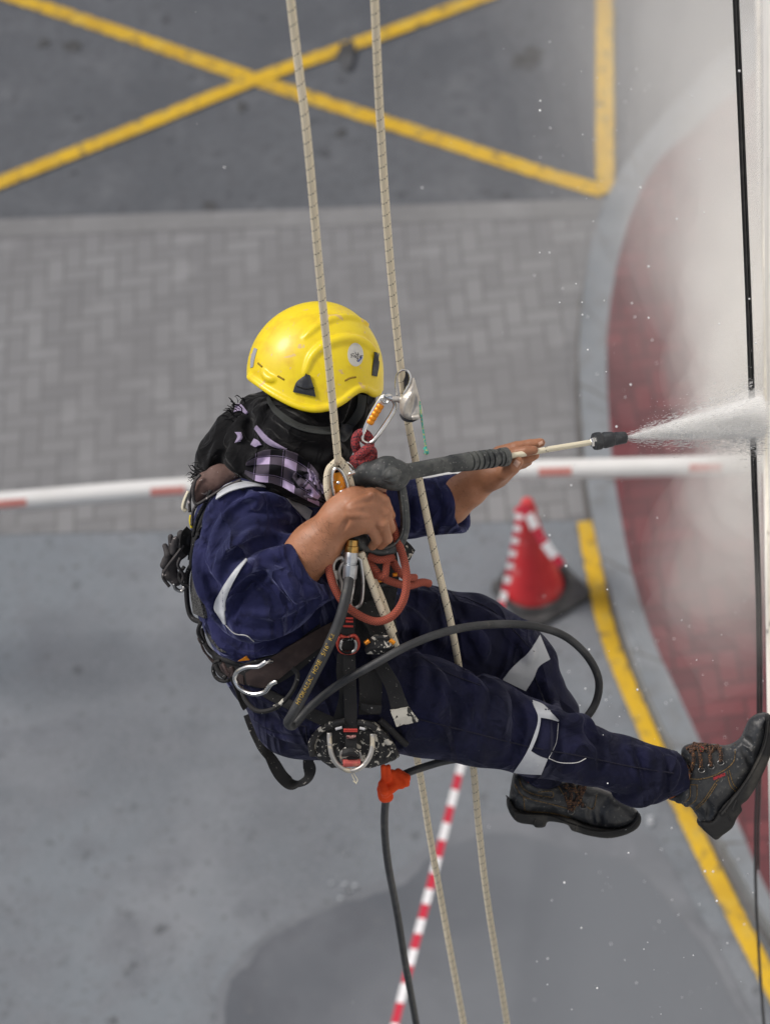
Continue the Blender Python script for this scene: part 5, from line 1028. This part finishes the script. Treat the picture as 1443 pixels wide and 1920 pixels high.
# ------------------------------------------------------------ black cable hanging against the facade
cbm = mat('black_cable_sheath', (.012, .012, .013), .5, bump=(60, .3), var=[(30, (.03, .03, .03), .5, .7)])
def cbl(dx): dx = dx*.7; return cbl_(dx)
def cbl_(dx): return hang([(1346+dx, -700, 5.05), (1376+dx, 0, 5.70), (1389+dx, 300, 6.0), (1401+dx, 600, 6.36), (1410+dx, 880, 6.72), (1419+dx, 1150, 7.12), (1420+dx, 1400, 7.5), (1415+dx, 1570, 7.84), (1418+dx, 1720, 8.1), (1432+dx, 1930, 8.5), (1460+dx, 2250, 9.2)], 12)
hc_ = thing('hanging_cable', V2W(cbl(0)[60]), 'black twin cable hanging straight down beside the white facade', 'cable')
tube('cable', cbl(0), 3.6*PX, cbm, hc_, 12); tube('cable', cbl(9)[:90]+np.array([0, 0, .004]), 2.9*PX, cbm, hc_, 12)

# ------------------------------------------------------------ boom barrier
bmw = mat('white_boom', (.74, .74, .73), .5, bump=(30, .1), var=[(6, (.66, .66, .64), .5, .8)])
bmr = mat('faded_red_reflector', (.60, .25, .22), .5, var=[(20, (.55, .2, .18), .5, .7)])
BP = np.array([below(x, y, HC-1.0) for x, y in spl([(-500, 978), (0, 941), (180, 926), (350, 914), (640, 900), (900, 884), (1030, 880), (1200, 876), (1400, 870), (1560, 864), (2300, 830)], 8)])
bb_ = thing('boom_barrier', V2W(BP[20]), 'long white barrier boom with faded red marks crossing behind the man', 'barrier')
tube('boom', BP, .046, bmw, bb_, 20)
def boommark(x0, x1):
    i = np.linspace(x0, x1, 8); pxs_ = BP[:, 0]/BP[:, 2]*F+CX; C_ = np.array([[np.interp(x, pxs_, BP[:, k]) for k in range(3)] for x in i])
    an = np.radians(np.linspace(-8, 42, 6)); up = np.array([0, 0, -1.]); dw = np.array([0, 1., 0])
    G = C_[:, None]+(np.cos(an)[None, :, None]*up+np.sin(an)[None, :, None]*dw)*.0475; slab('red_reflector', G, bmr, bb_, .001)
for a in ((-20, 52), (284, 348), (1008, 1070), (1290, 1350)): boommark(*a)
# posts that carry it, outside the picture
for x, y in ((-420, 975), (1900, 848)):
    p = V2W(below(x, y, HC-1.0)); a = RM.T@(p-[0, 0, HC]); b = RM.T@(np.array([p[0], p[1], 0.02])-[0, 0, HC]); tube('post', np.array([a, (a+b)/2, b]), .09, bmw, bb_, 14)

# ------------------------------------------------------------ traffic cone with barrier tape
conm = mat('red_cone_plastic', (.56, .028, .035), .5, bump=(20, .1), var=[(5, (.62, .07, .07), .45, .7), (12, (.45, .02, .025), .55, .75), (30, (.30, .03, .03), .6, .72), (8, (.60, .20, .20), .58, .7)])
conb = mat('black_cone_base', (.05, .05, .052), .85, bump=(40, .5), var=[(9, (.11, .11, .11), .45, .7)])
cb = gp(1002, 1110); cone = thing('traffic_cone', cb, 'faded red traffic cone on a square black base, wrapped with red and white tape', 'traffic cone')
def lathe(name, prof, m, par, c, seg=40):
    V = []; 
    for r, z in prof:
        for j in range(seg): a = 2*math.pi*j/seg; V.append((c[0]+r*math.cos(a), c[1]+r*math.sin(a), c[2]+z))
    f = [(i*seg+j, i*seg+(j+1) % seg, (i+1)*seg+(j+1) % seg, (i+1)*seg+j) for i in range(len(prof)-1) for j in range(seg)]; f.append(tuple((len(prof)-1)*seg+j for j in range(seg)))
    return edges_sharp(mk(name, V, f, m, par), 35)
lathe('cone_body', [(.146, .045), (.142, .07), (.132, .09), (.040, .56), (.038, .58), (.042, .59), (.042, .61), (.035, .625), (.032, .655), (.025, .67), (.010, .675)], conm, cone, cb)
bw_ = .185; an = R_(28); cbb = cb+np.array([.028, -.012, 0]); cs = [(bw_*a, bw_*b) for a, b in ((-1, -.86), (-.86, -1), (.86, -1), (1, -.86), (1, .86), (.86, 1), (-.86, 1), (-1, .86))]
V = []
for z, s in ((.0, 1), (.03, 1), (.045, .93)):
    for x, y in cs: x, y = x*s, y*s; V.append((cbb[0]+x*math.cos(an)-y*math.sin(an), cbb[1]+x*math.sin(an)+y*math.cos(an), z+.001))
mk('cone_base', V, [(i*8+j, i*8+(j+1) % 8, (i+1)*8+(j+1) % 8, (i+1)*8+j) for i in range(2) for j in range(8)]+[tuple(range(16, 24))], conb, cone, smooth=False)
# rubber weight ring lying askew on the base
tube('base_ring', np.array([RM.T@(cb+np.array([.165*math.cos(t), .165*math.sin(t), .055])-[0, 0, HC]) for t in np.linspace(0, 2*math.pi, 41)[:-1]]), .014, conb, cone, 8, closed=True)
tpm = mat('barrier_tape', (.55, .02, .05), .55, extra=stripes)
def vw(p): return RM.T@(np.asarray(p, float)-[0, 0, HC])
def hgt(px, py, z): return below(px, py, HC-z)
topc = vw(cb+np.array([0, 0, .60]))
TP = spl([hgt(976, 952, .66), hgt(962, 1030, .56), hgt(943, 1120, .42), hgt(905, 1280, .42), hgt(865, 1432, .5), hgt(812, 1640, .56), hgt(760, 1840, .6), hgt(690, 2120, .66)], 14)
def tape(name, C_, wd, par, m, twist=0, off=0):
    n_ = len(C_); T = np.gradient(C_, axis=0); T /= np.linalg.norm(T, axis=1)[:, None]; side = np.cross(T, [0, 0, 1.]); side /= np.linalg.norm(side, axis=1)[:, None]; nn = np.cross(side, T)
    a = twist*np.sin(np.linspace(0, 5, n_)); s = side*np.cos(a)[:, None]+nn*np.sin(a)[:, None]; t = np.linspace(-1, 1, 4)[None, :, None]; L = np.linalg.norm(np.diff(C_, axis=0), axis=1).sum()
    return slab(name, C_[:, None]+s[:, None]*wd/2*t, m, par, .0015, (L, 1))
bt = thing('warning_tape', V2W(TP[0]), 'red and white warning tape stretched from the cone towards the bottom of the picture', 'tape')
tape('tape_run', TP, .034, bt, tpm, .35)
tape('tape_tail', spl([hgt(978, 950, .68), hgt(992, 968, .64), hgt(1008, 1000, .58), hgt(1030, 1032, .52), hgt(1052, 1060, .46)], 10), .045, bt, tpm, .3)
tape('tape_wrap', spl([hgt(970, 950, .60), hgt(982, 962, .61), hgt(996, 958, .62)], 8), .05, bt, tpm, 0)

# ------------------------------------------------------------ water: jet, drops and drifting mist
def vol(name, V, faces, build, label, cat):
    m = bpy.data.materials.new(name); m.use_nodes = True; t = m.node_tree; t.nodes.remove(t.nodes['Principled BSDF']); out = t.nodes['Material Output']
    pv = t.nodes.new('ShaderNodeVolumePrincipled'); pv.inputs['Color'].default_value = (.97, .97, .96, 1); pv.inputs['Anisotropy'].default_value = .15
    t.links.new(pv.outputs[0], out.inputs['Volume']); o = mk(name, V, faces, m, smooth=False); tag(o, label, cat, kind='stuff')
    T = dict(N=t.nodes, L=t.links); tc = t.nodes.new('ShaderNodeTexCoord'); T['obj'] = tc.outputs['Object']; L0 = ROOT[o.name]
    t.links.new(build(T, L0), pv.inputs['Density']); return o
def nnoise(T, vec, s, det=3, dist=0.):
    n = T['N'].new('ShaderNodeTexNoise'); n.inputs['Scale'].default_value = s; n.inputs['Detail'].default_value = det; n.inputs['Distortion'].default_value = dist; T['L'].new(vec, n.inputs['Vector']); return n.outputs['Fac']
def nmr(T, v, a, b, c=0., d=1.):
    n = T['N'].new('ShaderNodeMapRange'); n.inputs[1].default_value = a; n.inputs[2].default_value = b; n.inputs[3].default_value = c; n.inputs[4].default_value = d; T['L'].new(v, n.inputs[0]); return n.outputs[0]
def vmath(T, op, a, b=None, sc_=None):
    n = T['N'].new('ShaderNodeVectorMath'); n.operation = op; T['L'].new(a, n.inputs[0])
    if b is not None:
        if isinstance(b, (tuple, list, np.ndarray)): n.inputs[1].default_value = tuple(b)
        else: T['L'].new(b, n.inputs[1])
    if sc_ is not None: n.inputs['Scale'].default_value = sc_
    return n
j0 = K(1174, 820, .079); wl = K(1418, 0, 0); jt = V2W(K(1425, 782, .17)); j0w = V2W(j0)
ax = (jt-j0w); JL = np.linalg.norm(ax); ax /= JL
ju = np.cross(ax, [0, 1., 0]); ju /= np.linalg.norm(ju); jv = np.cross(ax, ju)
V = []; 
for s, r in ((-.002, .012), (.3, .045), (1., .115)):
    for j in range(20): a = 2*math.pi*j/20; V.append(j0w+ax*JL*s+(ju*math.cos(a)+jv*math.sin(a)*.7)*r)
fcs = [(i*20+j, i*20+(j+1) % 20, (i+1)*20+(j+1) % 20, (i+1)*20+j) for i in range(2) for j in range(20)]+[tuple(range(20))[::-1], tuple(range(40, 60))]
def jb(T, L0):
    # object coords along the jet axis
    p = vmath(T, 'SUBTRACT', T['obj'], tuple(j0w-L0)).outputs[0]
    s = vmath(T, 'DOT_PRODUCT', p, tuple(ax)).outputs['Value']; u = vmath(T, 'DOT_PRODUCT', p, tuple(ju)).outputs['Value']; v = vmath(T, 'DOT_PRODUCT', p, tuple(jv)).outputs['Value']
    rr_ = M_(T, 'SQRT', M_(T, 'ADD', M_(T, 'MULTIPLY', u, u), M_(T, 'MULTIPLY', M_(T, 'MULTIPLY', v, v), 2.0)))
    cone_r = M_(T, 'MULTIPLY_ADD', s, .20, .007); q = M_(T, 'DIVIDE', rr_, cone_r)
    cm = T['N'].new('ShaderNodeCombineXYZ'); T['L'].new(M_(T, 'MULTIPLY', s, 5), cm.inputs[0]); T['L'].new(M_(T, 'DIVIDE', u, cone_r), cm.inputs[1]); T['L'].new(M_(T, 'DIVIDE', v, cone_r), cm.inputs[2])
    n = nnoise(T, cm.outputs[0], 3.2, 4)
    e = nmr(T, M_(T, 'ADD', q, M_(T, 'MULTIPLY', M_(T, 'SUBTRACT', n, .5), 1.5)), .35, 1.15, 1, 0)
    fall = M_(T, 'DIVIDE', 4.6, M_(T, 'ADD', s, .035))
    return M_(T, 'MULTIPLY', M_(T, 'MULTIPLY', M_(T, 'POWER', e, 1.4), fall), 1.7)
JV, JF = [], []
def streak(c, dr, L, r):
    a_ = np.cross(dr, [0, 1., .2]); a_ /= np.linalg.norm(a_); b_ = np.cross(dr, a_); k = len(JV)
    JV.extend([c-dr*L*.5, c+a_*r, c-a_*r*.5+b_*r*.87, c-a_*r*.5-b_*r*.87, c+dr*L*.5]); JF.extend([(k, k+2, k+1), (k, k+3, k+2), (k, k+1, k+3), (k+4, k+1, k+2), (k+4, k+2, k+3), (k+4, k+3, k+1)])
rj = np.random.default_rng(4); lobes = rj.normal(0, .55, (14, 2))
for i in range(6000):
    s_ = rj.uniform(0, 1)**.75; lb = lobes[i % 14]; q = lb+rj.normal(0, .22, 2); wd_ = .006+.050*s_
    if i % 9 == 0: q = rj.normal(0, 1.0, 2)
    off = ju*q[0]*wd_+jv*q[1]*wd_*.8; dr = ax*JL+off*.9; dr /= np.linalg.norm(dr)
    streak(j0w+ax*JL*s_+off, dr, rj.uniform(.004, .016), rj.uniform(.0002, .0007)*(1+.8*s_))
jm = bpy.data.materials.new('white_water'); jm.use_nodes = True; t_ = jm.node_tree; t_.nodes.remove(t_.nodes['Principled BSDF'])
nd = [t_.nodes.new('ShaderNode'+k) for k in ('BsdfTransparent', 'BsdfDiffuse', 'BsdfTranslucent', 'MixShader', 'MixShader')]; nd[1].inputs[0].default_value = nd[2].inputs[0].default_value = (.97, .97, .97, 1)
nd[3].inputs[0].default_value = .5; nd[4].inputs[0].default_value = .55
for a_, b_ in ((nd[1].outputs[0], nd[3].inputs[1]), (nd[2].outputs[0], nd[3].inputs[2]), (nd[0].outputs[0], nd[4].inputs[1]), (nd[3].outputs[0], nd[4].inputs[2]), (nd[4].outputs[0], t_.nodes['Material Output'].inputs[0])): t_.links.new(a_, b_)
wj = thing('water_jet', j0w, 'white fan of pressurised water shooting from the black nozzle to the wall', 'water jet'); wj['kind'] = 'stuff'
mk('jet_streaks', np.array(JV), np.array(JF), jm, wj, smooth=False)
def airm(dens, col=(.995, .995, .99, 1)):
    m = bpy.data.materials.new('dense_spray'); m.use_nodes = True; t = m.node_tree; t.nodes.remove(t.nodes['Principled BSDF']); pv = t.nodes.new('ShaderNodeVolumePrincipled')
    pv.inputs['Color'].default_value = col; pv.inputs['Density'].default_value = dens; t.links.new(pv.outputs[0], t.nodes['Material Output'].inputs['Volume']); return m
def jcone(q, r0, r1, s1, dens, seed):
    rg_ = np.random.default_rng(seed); V = []; NS, NA = 14, 20; ph = rg_.uniform(0, 6.28, 4)
    for i in range(NS+1):
        t = i/NS; s_ = t*s1; rr = r0+(r1-r0)*t**.9; cc = j0w+ax*JL*s_+(ju*q[0]+jv*q[1])*s_
        for j in range(NA): a_ = 2*math.pi*j/NA; k = 1+.13*math.sin(3*a_+ph[0]+t*5)+.10*math.sin(5*a_+ph[1]-t*9)+.08*math.sin(t*17+ph[2]); V.append(cc+(ju*math.cos(a_)+jv*math.sin(a_)*.8)*rr*k)
    f = [(i*NA+j, i*NA+(j+1) % NA, (i+1)*NA+(j+1) % NA, (i+1)*NA+j) for i in range(NS) for j in range(NA)]+[tuple(range(NA))[::-1], tuple(NS*NA+j for j in range(NA))]
    o = mk('spray_cone', V, f, airm(dens), wj); bm = bmesh.new(); bm.from_mesh(o.data); bmesh.ops.recalc_face_normals(bm, faces=bm.faces[:]); bm.to_mesh(o.data); bm.free()
import bmesh
jcone((.004, 0), .004, .050, 1.0, 60, 1); jcone((-.004, .0), .0035, .034, 1.0, 60, 2); jcone((.012, .01), .003, .062, 1.0, 16, 3)
for i, q in enumerate(((.052, .0), (.040, .015), (.026, -.01), (-.022, .0), (.0, .02), (-.034, .01))): jcone(q, .002, .013+.004*(i % 3), .97+.01*i, 40, 10+i)
# mist
MIST = []
rm = np.random.default_rng(21)
for i in range(13):
    y = [640, 700, 520, 430, 560, 330, 210, 90, 760, 900, 1010, 1120, -40][i]; r = [.12, .10, .12, .14, .20, .19, .26, .36, .11, .12, .14, .14, .48][i]
    x = [1425, 1400, 1420, 1405, 1370, 1430, 1400, 1400, 1420, 1415, 1390, 1340, 1300][i]; MIST.append((x, y, 7.1+.16*(i % 5)+(.8 if y < 150 else 0), r, [7, 6, 5, 2.1, 1.1, 2.0, .85, .5, 8, 4.5, 1.7, 1.1, .30][i], 1.5+.1*(i % 4)))
mist = thing('spray_mist', V2W(A(1300, 600, 7.5)), 'white mist of fine spray drifting off the wall over the red paving', 'mist'); mist['kind'] = 'stuff'
def puff(c, r, sy, dens, seed):
    U, Wn = 48, 28; rg_ = np.random.default_rng(seed); ks = rg_.normal(size=(6, 3))*2.2; ph = rg_.uniform(0, 6.28, 6); V = []
    def pt(a_, b_):
        u = np.array([math.cos(a_)*math.sin(b_), math.sin(a_)*math.sin(b_), math.cos(b_)]); k = 1+.12*np.sin(ks@u*1.6+ph).sum()/1.5; p = c+u*r*k*np.array([1, 1, sy]); t_ = (p-W1).dot(nr)
        return p-nr*(t_+.003) if t_ > -.003 else p
    V = [pt(0, 0)]+[pt(2*math.pi*j/U, math.pi*i/Wn) for i in range(1, Wn) for j in range(U)]+[pt(0, math.pi)]; f = [(0, 1+j, 1+(j+1) % U) for j in range(U)]
    f += [(1+i*U+j, 1+(i+1)*U+j, 1+(i+1)*U+(j+1) % U, 1+i*U+(j+1) % U) for i in range(Wn-2) for j in range(U)]; e = 1+(Wn-2)*U; f += [(e+j, e+U, e+(j+1) % U) for j in range(U)]
    m = bpy.data.materials.new('mist_air'); m.use_nodes = True; t = m.node_tree; t.nodes.remove(t.nodes['Principled BSDF']); pv = t.nodes.new('ShaderNodeVolumePrincipled')
    pv.inputs['Color'].default_value = (.98, .97, .95, 1); pv.inputs['Density'].default_value = dens; pv.inputs['Anisotropy'].default_value = .1; t.links.new(pv.outputs[0], t.nodes['Material Output'].inputs['Volume'])
    return mk('mist_puff', V, f, m, mist)
for i, (x, y, d, r, dn_, sy) in enumerate(MIST):
    for j, (k_, wt) in enumerate(((1.8, .10), (1.45, .15), (1.1, .20), (.8, .24), (.5, .26))): puff(V2W(A(x, y, d)), r*k_, sy, dn_*wt, i*7+j)
drop = mat('water_drop', (.85, .86, .88), .15, spec=.8)
def ico(c, r):
    t = 1.618; v = np.array([(-1, t, 0), (1, t, 0), (-1, -t, 0), (1, -t, 0), (0, -1, t), (0, 1, t), (0, -1, -t), (0, 1, -t), (t, 0, -1), (t, 0, 1), (-t, 0, -1), (-t, 0, 1)])/1.902
    return c+v*r
IF = [(0, 11, 5), (0, 5, 1), (0, 1, 7), (0, 7, 10), (0, 10, 11), (1, 5, 9), (5, 11, 4), (11, 10, 2), (10, 7, 6), (7, 1, 8), (3, 9, 4), (3, 4, 2), (3, 2, 6), (3, 6, 8), (3, 8, 9), (4, 9, 5), (2, 4, 11), (6, 2, 10), (8, 6, 7), (9, 8, 1)]
DV, DF = [], []
def drop_at(c, r): b = len(DV)*12; DV.append(ico(c, r)); DF.extend([(a+b, c_+b, e+b) for a, c_, e in IF])
for i in range(230):
    x = 1443-abs(rng.normal(0, 210)); y = rng.uniform(-50, 1920); d = rng.uniform(5.6, 9.5)
    if rng.uniform() < .12: x = rng.uniform(300, 1100)
    drop_at(A(x, y, d), float(rng.choice([.0005, .0008, .0012, .002, .0027], p=[.35, .3, .2, .1, .05])))
for (x, y, d, r) in ((421, 314, 8.2, .0032), (791, 352, 8.2, .0032), (1385, 133, 5.6, .0028), (1216, 820-660, 8.6, .003)): drop_at(A(x, y, d), r)
for i in range(170): drop_at(A(rng.uniform(1000, 1430), rng.uniform(40, 1900), rng.uniform(5.3, 5.9) if rng.uniform() < .3 else rng.uniform(7.2, 9.5)), float(rng.uniform(.0009, .0028)))
for i in range(1500):      # fine drops round the jet
    s = rng.uniform(.05, 1)**.8; a = rng.uniform(0, 6.28); q = abs(rng.normal(0, .75))*(.012+.115*s); c = j0+(RM.T@(jt-np.array([0, 0, HC]))-j0)*s+np.array([0, math.sin(a)*q, math.cos(a)*q]); drop_at(c, float(rng.uniform(.0003, .0009)))
DVa = np.vstack(DV); tag(mk('water_drops', V2W(DVa), DF, drop), 'small white water drops flying off the jet and the wall', 'water drops', kind='stuff')
